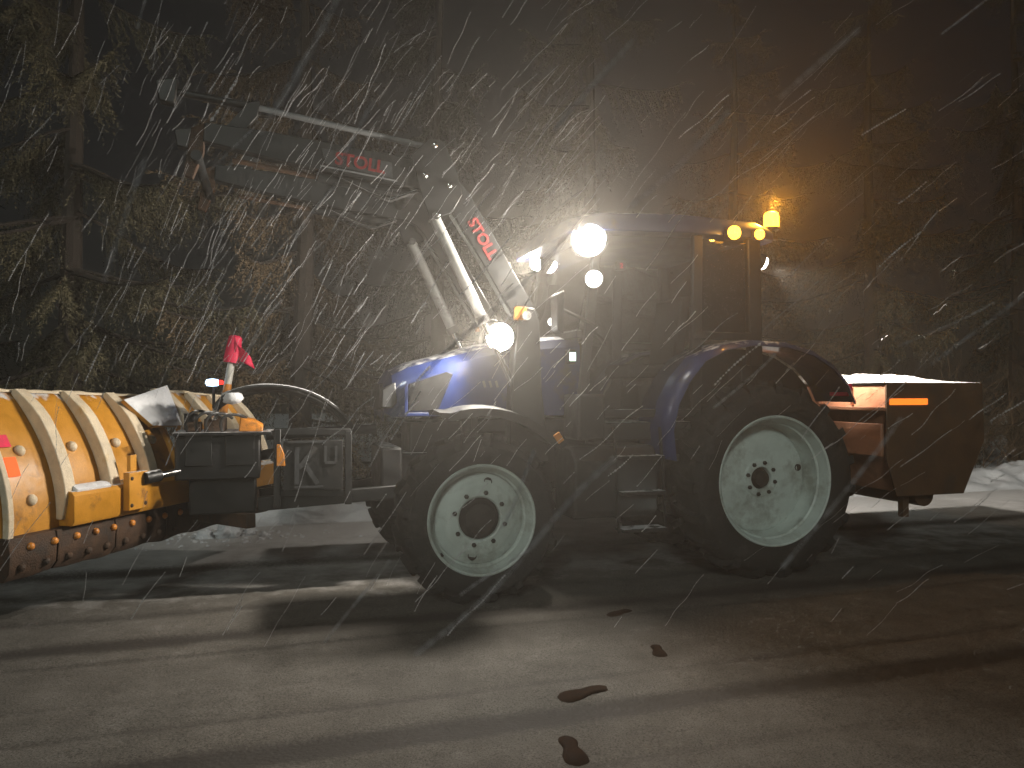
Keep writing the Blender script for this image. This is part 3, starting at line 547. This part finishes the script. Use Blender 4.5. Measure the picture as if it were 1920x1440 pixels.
# stiffening box along the foot of the near wing
bx = MB(); secs = [[B(t, .0, .655), B(t, .10, .655), B(t, .115, .68), B(t, .115, .84), B(t, .095, .865), B(t, 0, .885)] for t in (.38, .40, 1.0, 1.70, 1.72)]
bx.loft(secs); bx = bx.build('stiffener', 'plow_yellow', P, .004)
bx2 = MB().loft([[B(t, .0, .655), B(t, .10, .655), B(t, .115, .84), B(t, 0, .885)] for t in (1.75, 2.7)]).build('stiffener', 'plow_yellow', P, .004)
secs = [[B(t, .02, .872), B(t, .10, .862), B(t, .105, .875), B(t, .07, .895 + .012 * noise.noise((t * 8, 0, 0))), B(t, .02, .90)] for t in np.linspace(.42, .70, 12)]
MB().loft(secs).build('snow_strip', 'snow', bx)
# bolted cutting edge: separate worn blades
edges = [(-.03, .30), (.31, .78), (.79, 1.28), (1.29, 1.66), (1.68, 2.20), (2.21, 2.72)]
for a, b_ in edges:
    secs = []
    for i, t in enumerate(np.linspace(a, b_, 9)):
        zb = .40 + .018 * noise.noise((t * 5, 2, 7)); secs.append([B(t, -.03, zb + .01), B(t, .02, zb), B(t, .062, zb + .05), B(t, .07, .56), B(t, .055, .645), B(t, -.03, .652)])
    ce = MB().loft(secs).build('cutting_edge', 'rust', P, .004)
    for t in np.linspace(a + .08, b_ - .08, 2 if b_ - a < .4 else 3):
        for z in (.475, .585): MB().dome(B(t + (.06 if z > .5 else 0), .068, z), Vector(B(0, 1, 0)) - Vector(B(0, 0, 0)), .024, .022, 8).build('bolt', 'orange_fit' if z > .5 else 'rust', ce)
# angling cylinder from the bracket on the near wing to the frame
br = MB().loft([[B(t, .115, .69), B(t, .165, .69), B(t, .165, .945), B(t, .115, .945)] for t in (.79, .97)]).build('cylinder_bracket', 'plow_yellow', P, .006)
for t in (.815, .945):
    for z in (.725, .905): MB().dome(B(t, .165, z), Vector(B(0, 1, 0)) - Vector(B(0, 0, 0)), .014, .008, 8).build('bolt', 'rust', br)
MB().loft([[B(t, .10, .95), B(t, .13, .95), B(t, .13, 1.06), B(t, .10, 1.05)] for t in (.84, .90)]).build('hook', 'plow_yellow', br, .004)
cy = MB().tube([B(1.0, .19, .90), B(1.62, .33, .95)], .024, 12).build('angling_cylinder', 'chrome', P)
MB().tube([B(.93, .17, .895), B(1.04, .20, .905)], .042, 12).build('rod_eye', 'black_metal', cy)
MB().tube([B(1.60, .325, .949), B(2.1, .44, .98)], .042, 14).build('cylinder_barrel', 'black_metal', cy)
# end reflector sheet: red block, orange block with its shine put in as glow
for z0, z1, m_ in ((.99, 1.10, 'reflector_orange_glow'), (1.16, 1.23, 'lamp_red')):
    mk = MB().loft([[B(t, sec_n(z) + .004, z) for z in (z0, z1)] + [B(t, sec_n(z) + .010, z) for z in (z1, z0)] for t in (.06, .14)]).build('warning_reflector', m_ if m_ == 'reflector_orange_glow' else 'flag_red', P)
# snow laden plate standing over the hinge
def slab(pts, th):
    a, b_, c, d = [Vector(p) for p in pts]; nn = (b_ - a).cross(d - a).normalized() * th
    if nn.y < 0: nn = -nn
    return [[a, a + nn], [b_, b_ + nn], [c, c + nn], [d, d + nn]]
q0, q1, q2, q3 = (4.80, -.04, 1.41), (4.57, -.50, 1.52), (4.46, -.55, 1.20), (4.62, -.12, 1.22)
sl = slab((q0, q1, q2, q3), .035); hp = MB().add([p for q in sl for p in q], [(0, 2, 4, 6), (7, 5, 3, 1), (0, 1, 3, 2), (2, 3, 5, 4), (4, 5, 7, 6), (6, 7, 1, 0)]).build('hinge_plate', 'plow_yellow', P, .006)
def crust(q0, q1, q2, q3, th, seed, nu=14, nv=10):
    q = [Vector(p) for p in (q0, q1, q2, q3)]; nn = (q[1] - q[0]).cross(q[3] - q[0]).normalized(); top = []; 
    if nn.y < 0: nn = -nn
    for i in range(nu):
        for j in range(nv):
            u_, v_ = i / (nu - 1), j / (nv - 1); p = (q[0] * (1 - u_) + q[1] * u_) * (1 - v_) + (q[3] * (1 - u_) + q[2] * u_) * v_
            e = min(u_, 1 - u_, v_, 1 - v_); top.append(p + nn * (.037 + th * min(1, e * 7) ** .5 * (.7 + .5 * noise.noise((u_ * 5, v_ * 5, seed)))))
    fs = [(i * nv + j, i * nv + j + 1, (i + 1) * nv + j + 1, (i + 1) * nv + j) for i in range(nu - 1) for j in range(nv - 1)]
    return MB().add(top, fs)
crust(q0, q1, q2, q3, .035, 3).build('snow_crust', 'snow', hp, ang=80, fix=True)
MB().tube([B(1.58, .05, .55), B(1.58, .05, 1.32)], .05, 14).build('hinge_post', 'black_metal', P)
# frame: headstock box, push arms, valve block, hoses
mb = MB(); mb.box((4.13, -.12, 1.01), (.58, .50, .32)); mb.box((4.10, -.12, .72), (.46, .36, .26)); fr_ = mb.build('headstock', 'black_metal', P, .012)
mb = MB(); mb.box((4.10, -.12, 1.182), (.68, .58, .022)); mb.build('deck_plate', 'black_metal', fr_, .004)
MB().box((3.98, .134, 1.06), (.20, .012, .22)).build('cover_plate', 'k_black', fr_, .004)
MB().box((4.26, .134, 1.07), (.18, .012, .24)).build('cover_plate', 'k_black', fr_, .004)
for s in (1, -1): MB().bar((3.85, s * .25, .68), (2.84, s * .30, .74), .07, .10).build('push_arm', 'k_black', P, .008)
MB().tube([(3.8, 0, 1.16), (2.98, 0, 1.20)], .04, 12).build('top_link', 'black_metal', P)
mb = MB(); mb.bar((3.72, .30, .66), (3.72, .30, 1.22), .06, .05); mb.bar((3.22, .30, .66), (3.22, .30, 1.20), .06, .05); mb.bar((3.74, .30, 1.20), (3.20, .30, 1.19), .05, .05); mb.bar((3.74, .30, .76), (3.20, .30, .74), .05, .05); mb.build('linkage_frame', 'k_black', P, .006)
kp = MB().box((3.47, .332, .955), (.42, .012, .36)).build('name_plate', 'k_black', P, .004)
def stroke(p, q, w=.032, par=kp): return MB().bar((p[0], .342, p[1]), (q[0], .342, q[1]), .008, w).build('letter_stroke', 'k_grey', par)
stroke((3.585, .82), (3.585, 1.085)); stroke((3.57, .935), (3.455, 1.085)); stroke((3.535, .975), (3.44, .82))
stroke((3.60, .80), (3.40, .80), .014); stroke((3.65, 1.125), (3.40, 1.125), .016)
stroke((3.385, 1.09), (3.385, .975), .018); stroke((3.385, .97), (3.31, .97), .018); stroke((3.31, .975), (3.31, 1.09), .018)
ol = MB().loft([[(3.70 + dx, .345, z), (3.70 + dx, .37, z)] for dx, z in ((.02, .97), (-.035, .97), (-.03, 1.06), (-.0, 1.11), (.02, 1.11))], cap=False)
MB().prism([(3.725, .955), (3.665, .955), (3.672, 1.04), (3.70, 1.11), (3.725, 1.11)], .33, .352).build('side_marker_or_highlight', 'orange_fit', P, .004)
# valve block with orange fittings on the deck
vb = MB(); vb.box((4.16, -.10, 1.24), (.14, .34, .10)); vb.box((4.30, .0, 1.23), (.10, .14, .07)); vb = vb.build('valve_block', 'rust', P, .008)
for k in range(5): MB().lathe([(.02, 0), (.024, .01), (.024, .05), (.014, .055), (.014, .09), (.0005, .092)], (4.16, .06 - .075 * k, 1.28), (0, 0, 1), 8).build('fitting', 'rust' if k % 2 else 'chrome', vb)
MB().loft([[(3.82, .0, 1.195), (3.82, .0, 1.25), (3.82, .10, 1.235), (3.82, .13, 1.195)], [(3.90, -.02, 1.195), (3.89, -.02, 1.29), (3.89, .10, 1.27), (3.90, .13, 1.195)], [(3.99, -.02, 1.195), (3.98, .0, 1.30), (3.98, .08, 1.29), (3.99, .12, 1.195)]]).build('lug', 'orange_fit', fr_, .008)
def bez(p, n=22):
    p = [Vector(q) for q in p]; out = []
    for i in range(n + 1):
        t = i / n; q = list(p)
        while len(q) > 1: q = [q[k] * (1 - t) + q[k + 1] * t for k in range(len(q) - 1)]
        out.append(q[0])
    return out
for k in range(7):
    y = .08 - .055 * k; pts = bez([(4.16, y, 1.36), (4.06, y, 1.58 - .02 * k), (3.85, y + .02, 1.50 + .03 * (k % 3)), (3.55, y + .04, 1.62 - .05 * (k % 2)), (3.30, y + .05, 1.42 - .04 * (k % 3)), (3.16, y + .05, 1.20)])
    MB().tube(pts, .017 + .004 * (k % 2), 8).build('hydraulic_hose', 'hose', P)
for k, (x_, y) in enumerate(((4.34, .06), (4.27, .09), (4.20, .11), (4.10, .12))):
    MB().tube(bez([(x_, y, 1.19), (x_ + .06, y + .05, 1.34), (x_ - .10, y + .02, 1.40 - .02 * k), (x_ - .16, y - .1, 1.29)], 14), .011, 7).build('hydraulic_hose', 'hose', P)
# snow lump caught in the hoses
secs = MB().lathe([(.0005, -.05), (.06, -.035), (.085, .0), (.07, .035), (.03, .055), (.0005, .06)], (4.04, .04, 1.44), (0, 0, 1), 14); secs.build('snow_lump', 'snow', P, ang=80)
# marker pole with its drooping red flag, and the marker lamp beside it, on the far wing
px_, py_ = 4.14, -.62
mp = MB().tube([(px_, py_, 1.30), (px_ - .035, py_, 1.55)], .032, 14).build('marker_pole', 'orange_fit', P)
MB().tube([(px_ - .035, py_, 1.55), (px_ - .065, py_, 1.74)], .030, 14).build('pole_tube', 'pole_white', mp)
MB().lathe([(.066, 0), (.062, .10), (.052, .21), (.036, .225), (.0005, .227)], (px_ - .062, py_, 1.725), (-.15, 0, 1), 18).build('pole_sleeve', 'flag_red', mp)
rows = []
for j in range(9):
    v_ = j / 8; row = []
    for i in range(9):
        u_ = i / 8; row.append((px_ - .092 - .004 * v_ - (.02 + .17 * v_ + .02 * math.sin(v_ * 5)) * u_ * (.85 + .15 * math.sin(v_ * 3)), py_ + .05 + .03 * math.sin(u_ * 7 + v_ * 4) * v_ + .02 * u_, 1.935 - .26 * v_ * (1 - .12 * (1 - u_)) - .07 * u_ * (1 - v_) + .05 * (1 - u_) * v_))
    rows.append(row)
fl = MB().add([p for r in rows for p in r], [(j * 9 + i, j * 9 + i + 1, (j + 1) * 9 + i + 1, (j + 1) * 9 + i) for j in range(8) for i in range(8)]).build('flag', 'flag_red', mp, ang=80)
sm = fl.modifiers.new('thick', 'SOLIDIFY'); sm.thickness = .004
ml = MB().tube([(4.215, -.66, 1.36), (4.215, -.66, 1.545)], .012, 8).build('marker_lamp', 'black_metal', P)
MB().lathe([(.0005, -.035), (.045, -.03), (.055, 0), (.045, .022), (.0005, .03)], (4.225, -.65, 1.565), (0, 0, 1), 16).build('lens', 'lamp_blue', ml)
MB().lathe([(.0005, -.02), (.022, -.018), (.026, 0), (.02, .016), (.0005, .018)], (4.165, -.65, 1.565), (0, 0, 1), 12).build('lens', 'lamp_red', ml)
# side boards behind the far wing foot
MB().bar((3.9, .2, .55), (4.4, -.6, .52), .08, .10).build('swivel_beam', 'rust', P, .006)

# ================================================================== SAND SPREADER on the rear linkage
Q = thing('sand_spreader', -1.4, 0, .55, 'orange sand spreader with a snow covered top behind the rear wheel', 'spreader')
mb = MB(); mb.loft([[(-1.03, y, 1.545), (-2.0, y, 1.545), (-2.02, y, 1.10), (-1.80, y, .66), (-1.16, y, .66), (-1.05, y, .96)] for y in (-.98, .98)]); hop = mb.build('hopper', 'spreader_orange', Q, .012)
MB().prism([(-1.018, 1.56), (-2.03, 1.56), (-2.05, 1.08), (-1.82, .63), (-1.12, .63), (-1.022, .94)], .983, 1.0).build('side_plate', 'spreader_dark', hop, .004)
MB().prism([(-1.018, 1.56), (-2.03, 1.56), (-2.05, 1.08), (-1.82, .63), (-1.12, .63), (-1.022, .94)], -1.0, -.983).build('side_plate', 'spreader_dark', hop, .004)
MB().box((-.985, 0, 1.345), (.11, 1.99, .03)).build('ledge', 'spreader_orange', hop, .006)
MB().box((-1.01, 0, 1.09), (.035, 1.93, .27)).build('front_panel', 'spreader_orange', hop, .008)
for y in (-.6, -.2, .2, .6): MB().bar((-1.02, y, 1.375), (-1.02, y, 1.53), .03, .04, (1, 0, 0)).build('panel_rib', 'spreader_orange', hop, .004)
MB().box((-1.24, 1.006, 1.405), (.385, .012, .052)).build('glowing_reflector', 'reflector_amber_glow', Q, .004)  # a reflector; the light it returns is put in as emission
mb = MB(); mb.tube([(-1.5, -.9, .62), (-1.5, .9, .62)], .10, 16); mb.build('spreading_roller', 'spreader_dark', Q)
mb = MB(); mb.box((-1.02, 0, .80), (.08, .9, .4)); mb.bar((-.9, .4, .62), (-.35, .36, .62), .05, .09); mb.bar((-.9, -.4, .62), (-.35, -.36, .62), .05, .09); mb.build('hitch_frame', 'black_metal', Q, .008)
for y in (.88, -.88): MB().bar((-1.3, y, .64), (-1.3, y, .44), .06, .06).build('stand_leg', 'spreader_dark', Q, .004)
rows = []; nx_, ny_ = 30, 40
for i in range(nx_):
    for j in range(ny_):
        u_, v_ = i / (nx_ - 1), j / (ny_ - 1); x_ = -1.0 - 1.03 * u_; y = -1.0 + 2.0 * v_; e = min(u_ * 1.6, (1 - u_) * .6, v_ * 1.2, (1 - v_) * .9)
        rows.append((x_ - .0, y, 1.563 + min(1, (e * 9)) ** .6 * (.075 * (1 - u_) ** 1.2 + .018 + .03 * noise.noise((x_ * 3, y * 3, 5)) + .012 * noise.noise((x_ * 11, y * 11, 5)))))
MB().add(rows, [(i * ny_ + j, i * ny_ + j + 1, (i + 1) * ny_ + j + 1, (i + 1) * ny_ + j) for i in range(nx_ - 1) for j in range(ny_ - 1)]).build('snow_cover', 'snow', Q, ang=80)

# ================================================================== SNOW CLODS under the plow
def clod_mesh(r, seed, sub=4):
    import bmesh
    bm = bmesh.new(); bmesh.ops.create_icosphere(bm, subdivisions=sub, radius=r)
    for v_ in bm.verts:
        q = v_.co / r; k = 1 + .45 * noise.noise(q * 1.5 + Vector((seed, 0, 0))) + .28 * noise.noise(q * 3.7 + Vector((0, seed, 0))) + .16 * noise.noise(q * 9 + Vector((0, 0, seed))); v_.co *= k; v_.co.z *= .7
    me = bpy.data.meshes.new('snow_clod'); bm.to_mesh(me); bm.free(); me.polygons.foreach_set('use_smooth', [True] * len(me.polygons)); return me
def clod(x_, y, z, r, label, seed):
    o = link('snow_clod', clod_mesh(r, seed), 'snow'); o.location = world(x_, y, z); return tag(o, label, 'snow clod', 'snow clods on the road under the plow')
clod(4.18, -2.18, .09, .12, 'largest snow clod on the road beyond the plow foot', 1)
clod(4.00, -2.24, .055, .07, 'small snow clod just tractor side of the largest clod', 2)
clod(4.40, -2.20, .055, .08, 'flat snow clod on the blade side of the largest clod', 3)
clod(3.84, -2.12, .04, .045, 'smallest snow clod, nearest the front wheel', 4)
mb = MB()
for k in range(170):
    x_, y = random.gauss(4.15, .55), random.gauss(-2.15, .22); r = random.uniform(.006, .028); c_ = world(x_, y, .02 + r * .4)
    mb.lathe([(.0005, -r * .6), (r * random.uniform(.7, 1), -r * .2), (r * random.uniform(.6, 1), r * .3), (.0005, r * .6)], c_, (random.uniform(-.5, .5), random.uniform(-.5, .5), 1), 6)
tag(mb.build('snow_crumbs', 'snow', fix=False), 'crumbs of snow scattered round the clods', 'snow', kind='stuff')

# ================================================================== SPRUCES
def spruce_mesh(seed, H, R0, mneed):
    r_ = np.random.default_rng(seed); trunk = MB(); n_ = 14
    lean = r_.uniform(-.02, .02, 2); tp = lambda z: Vector((lean[0] * z + .03 * math.sin(z * .9 + seed), lean[1] * z + .03 * math.cos(z * .7 + seed), z))
    trunk.tube([tp(H * i / n_ - .15) for i in range(n_ + 1)], [max(.012, .17 * (1 - i / n_) ** .9 + (.05 if i == 0 else 0)) for i in range(n_ + 1)], 9)
    tw = []; z = .7
    while z < H - .2:
        f = 1 - z / H; L = R0 * f ** .75
        for k in range(int(r_.integers(3, 6))):
            az = r_.uniform(0, 2 * math.pi); ln = L * r_.uniform(.65, 1.15); base = tp(z + r_.uniform(-.1, .1)); d = Vector((math.cos(az), math.sin(az), 0)); side = Vector((-d.y, d.x, 0))
            sag = r_.uniform(.22, .42) * ln; pts = []
            for i in range(8):
                u_ = i / 7; pts.append(base + d * ln * u_ + side * .06 * ln * math.sin(u_ * 3 + az) + Vector((0, 0, -sag * (u_ ** 1.3) * (1.35 - .55 * u_ ** 2) + .10 * ln * u_ ** 3)))
            trunk.tube(pts, [.022 * f + .011 - .010 * i / 7 for i in range(8)], 4, False)
            step = .045
            for q in np.arange(.16, 1.0, step / max(ln, .3)):
                i = min(6, int(q * 7)); g_ = q * 7 - i; p = pts[i] * (1 - g_) + pts[i + 1] * g_
                for s in (-1, 1):
                    tl = r_.uniform(.26, .62) * (.35 + .9 * (1 - q) ** .6) * min(1, ln) ; dd = (d * r_.uniform(.3, .7) + side * s * r_.uniform(.35, .9) + Vector((0, 0, -r_.uniform(.6, 1.6)))).normalized()
                    tw.append((*p, *dd, tl))
            tw.append((*pts[-1], *((pts[-1] - pts[-2]).normalized()), .2))
        z += r_.uniform(.42, .66) * (1 + .2 * z / H)
    tw = np.array(tw); P0, D, Ls = tw[:, :3], tw[:, 3:6], tw[:, 6]
    nn = 26; N = len(tw); s = np.linspace(.02, 1, nn)[None, :] + r_.uniform(-.03, .03, (N, nn)); droop = np.zeros((N, nn, 3)); droop[:, :, 2] = -.35 * (s ** 2) * Ls[:, None]
    C = P0[:, None] + D[:, None] * (s * Ls[:, None])[:, :, None] + droop
    rv = r_.normal(size=(N, nn, 3)); perp = rv - D[:, None] * (rv * D[:, None]).sum(-1, keepdims=True); perp /= np.linalg.norm(perp, axis=-1, keepdims=True) + 1e-6
    nl = r_.uniform(.035, .065, (N, nn, 1)); nd = perp * .72 + D[:, None] * .7; w_ = np.cross(nd, r_.normal(size=(N, nn, 3))); w_ /= np.linalg.norm(w_, axis=-1, keepdims=True) + 1e-6
    v0, v1, v2 = C - w_ * .0075, C + w_ * .0075, C + nd * nl
    Vv = np.stack([v0, v1, v2], 2).reshape(-1, 3)
    # the twig stems themselves
    e = P0 + D * Ls[:, None]; e[:, 2] -= .35 * Ls; sd_ = np.cross(D, np.array([.3, .5, .8])); sd_ /= np.linalg.norm(sd_, axis=-1, keepdims=True)
    Vt = np.stack([P0 - sd_ * .004, P0 + sd_ * .004, e], 1).reshape(-1, 3); Vv = np.concatenate([Vv, Vt])
    me = bpy.data.meshes.new('crown'); k = len(Vv); me.vertices.add(k); me.vertices.foreach_set('co', Vv.ravel()); me.loops.add(k); me.loops.foreach_set('vertex_index', np.arange(k))
    me.polygons.add(k // 3); me.polygons.foreach_set('loop_start', np.arange(0, k, 3)); me.update(); me.validate(); me.materials.append(MATS[mneed])
    tm = trunk.mesh('trunk'); tm.materials.append(MATS['bark']); return tm, me
KINDS = [spruce_mesh(11, 10.5, 2.7, 'needles_olive'), spruce_mesh(23, 9.6, 2.5, 'needles_brown'), spruce_mesh(37, 11, 2.6, 'needles_green')]
def spruce(x_, y, k, rot, sc, label):
    e = bpy.data.objects.new('spruce_tree', None); COL.objects.link(e); e.location = world(x_, y, -.02); e.rotation_euler = (0, 0, rot); e.scale = (sc, sc, sc)
    tag(e, label, 'tree', 'spruces along the far side of the road')
    t = link('trunk', KINDS[k][0], None, e); c = link('crown', KINDS[k][1], None, e); return e
spruce(3.4, -4.3, 1, .4, 1.0, 'brown drooping spruce between the flag and the loader arm')
spruce(6.1, -4.5, 0, 2.1, 1.0, 'olive spruce with hanging branches above the near wing of the plow')
spruce(8.9, -5.0, 2, 3.3, 1.0, 'green spruce at the far left edge behind the blade')
spruce(1.2, -6.4, 2, 5.0, .95, 'spruce half hidden behind the bonnet lamp and loader cylinders')
spruce(-1.4, -6.0, 0, 1.2, 1.05, 'spruce standing right behind the tractor cab')
spruce(-4.4, -6.2, 1, 2.6, 1.0, 'brown spruce lit amber just behind the roof beacon')
spruce(-7.2, -6.0, 0, 4.1, 1.0, 'dim spruce above the snow covered spreader')
spruce(-10.5, -5.6, 2, .9, 1.05, 'darkest spruce at the right edge behind the brush')

# ================================================================== BRUSH AND POST on the verge behind the spreader
def bush(x_, y, h, nst, seed, label):
    r_ = random.Random(seed); mb = MB()
    def br(p, d, ln, rad, lvl):
        pts = [p]; q = p
        for i in range(4): d = (d + Vector((r_.uniform(-.25, .25), r_.uniform(-.25, .25), r_.uniform(-.12, .15)))).normalized(); q = q + d * ln / 4; pts.append(q)
        mb.tube(pts, [rad * (1 - .2 * i) for i in range(5)], 3, False)
        if lvl < 2:
            for k in range(4 if lvl == 0 else 3): i = r_.randint(1, 4); br(pts[i], (d + Vector((r_.uniform(-1, 1), r_.uniform(-1, 1), r_.uniform(-.2, .6)))).normalized(), ln * r_.uniform(.4, .65), rad * .55, lvl + 1)
    for k in range(nst): a = r_.uniform(0, 6.28); br(Vector((r_.uniform(-.4, .4), r_.uniform(-.3, .3), -.1)), Vector((math.cos(a) * .6, math.sin(a) * .6, 1)).normalized(), h * r_.uniform(.6, 1), .009, 0)
    o = mb.build('bare_bush', 'twig', fix=False); o.location = world(x_, y, .05); return tag(o, label, 'bush', 'bare bushes on the verge')
bush(-6.2, -4.6, 1.5, 30, 1, 'bare brown bush just behind the spreader end')
bush(-7.6, -4.4, 1.7, 34, 2, 'tallest bare bush near the yellow post')
bush(-9.0, -4.2, 1.5, 30, 3, 'bare bush between the tallest bush and the right edge')
bush(-10.4, -4.3, 1.6, 30, 4, 'bare bush at the right edge of the verge')
bush(-4.9, -5.0, 1.3, 26, 5, 'low bare bush hidden mostly by the spreader')
mb = MB(); c = world(-5.6, -3.3, 0)
mb.tube([(0, 0, -.1), (.01, 0, .35), (.0, .005, .52)], [.05, .047, .045], 9); mb.dome((0, .005, .52), (0, 0, 1), .045, .025)
po = mb.build('marker_post', 'post_yellow'); po.location = c; po.rotation_euler = (0, R(-4), 0); tag(po, 'short pale yellow marker post in the snow bank by the brush', 'post')

# ================================================================== FALLING SNOW: flakes strung in close rows to draw their motion streaks
def falling_snow():
    r_ = np.random.default_rng(3); Vs = []; octv = np.array([(1, 0, 0), (-1, 0, 0), (0, 1, 0), (0, -1, 0), (0, 0, 1), (0, 0, -1)], float)
    octf = np.array([(0, 2, 4), (2, 1, 4), (1, 3, 4), (3, 0, 4), (2, 0, 5), (1, 2, 5), (3, 1, 5), (0, 3, 5)])
    for k in range(2720):
        Z = r_.uniform(2.4, 9.8) if k > 420 else r_.uniform(4.4, 6.6); a = r_.uniform(-.70, .70); b_ = r_.uniform(-.30, .56)
        if k >= 2700: Z = r_.uniform(.45, 1.3)
        if k < 420: a = r_.uniform(-.45, .12); b_ = r_.uniform(-.02, .42)
        p = np.array([a * Z, Z, 1.48 + b_ * Z])
        if p[2] < .15: continue
        # keep clear of the machines themselves
        lx = (p[0] - O.x) * U.x + (p[1] - O.y) * U.y; ly = (p[0] - O.x) * V.x + (p[1] - O.y) * V.y
        if -2.1 < lx < 3.1 and abs(ly) < 1.0 and p[2] < 2.95: continue
        if 3.1 <= lx < 5.6 and abs(ly) < 1.3 and p[2] < 1.6: continue
        if 420 <= k < 2700 and r_.uniform() > .10 + .9 / (1 + ((p[0] + .9) ** 2 + (p[1] - 5.5) ** 2 * .6 + (p[2] - 2.4) ** 2) / 4.5): continue
        sl_ = 1.08 - .42 * (a + .4) + r_.normal(0, .11); d = np.array([-math.cos(sl_), r_.normal(0, .15), -math.sin(sl_)]); d /= np.linalg.norm(d)
        ln = r_.gamma(2.4, .065) + .03; sz = .0010 + r_.gamma(1.5, .0006)
        if Z < 1.4: sz = .0013; ln = r_.uniform(.08, .2)
        n_ = int(ln / (sz * 3.1)) + 2; s = np.linspace(-.5, .5, n_) * ln
        ph = r_.uniform(0, 6.28); fq = r_.uniform(10, 24); am = r_.uniform(.001, .006)
        side = np.cross(d, [0, 1, 0]); side /= np.linalg.norm(side); c = p + d * s[:, None] + side * (am * np.sin(s * fq * 1.6 + ph))[:, None]
        bb = np.cross(d, side)
        for q in c:
            j = sz * r_.uniform(.6, 1.25); M = np.stack([side * j, bb * j, d * j * 1.9]); Vs.append(q + octv @ M)
    Vs = np.array(Vs); k = len(Vs); F = (octf[None] + 6 * np.arange(k)[:, None, None]).reshape(-1, 3); Vf = Vs.reshape(-1, 3)
    me = bpy.data.meshes.new('falling_snow'); me.vertices.add(len(Vf)); me.vertices.foreach_set('co', Vf.ravel()); me.loops.add(F.size); me.loops.foreach_set('vertex_index', F.ravel())
    me.polygons.add(len(F)); me.polygons.foreach_set('loop_start', np.arange(0, F.size, 3)); me.update(); me.validate()
    return tag(link('falling_snow', me, 'snow_flake'), 'white snow flakes blowing slantwise through the lamp light', 'snow', kind='stuff')
falling_snow()

# ================================================================== HAZE: added volume, its scatter stands for the lens glare round the lamps
mb = MB(); c = world(0, -7, 6.4); mb.box((0, 0, 0), (106, 80, 14.8)); hz = mb.build('glare_haze', None); hz.location = c; hz.rotation_euler = (0, 0, RZ); hz['kind'] = 'stuff'; tag(hz, 'thin added volume that puts a glow around the lamps', 'glare_haze')
m = bpy.data.materials.new('glare_haze'); m.use_nodes = True; n = m.node_tree.nodes; n.remove(n['Principled BSDF']); pv = n.new('ShaderNodeVolumePrincipled')
pv.inputs['Color'].default_value = (.96, .90, .82, 1); pv.inputs['Density'].default_value = HAZE; pv.inputs['Anisotropy'].default_value = .7
pv.inputs['Density Attribute'].default_value = ''; pv.inputs['Color Attribute'].default_value = ''; pv.inputs['Temperature Attribute'].default_value = ''
m.node_tree.links.new(pv.outputs[0], n['Material Output'].inputs['Volume']); hz.data.materials.append(m)
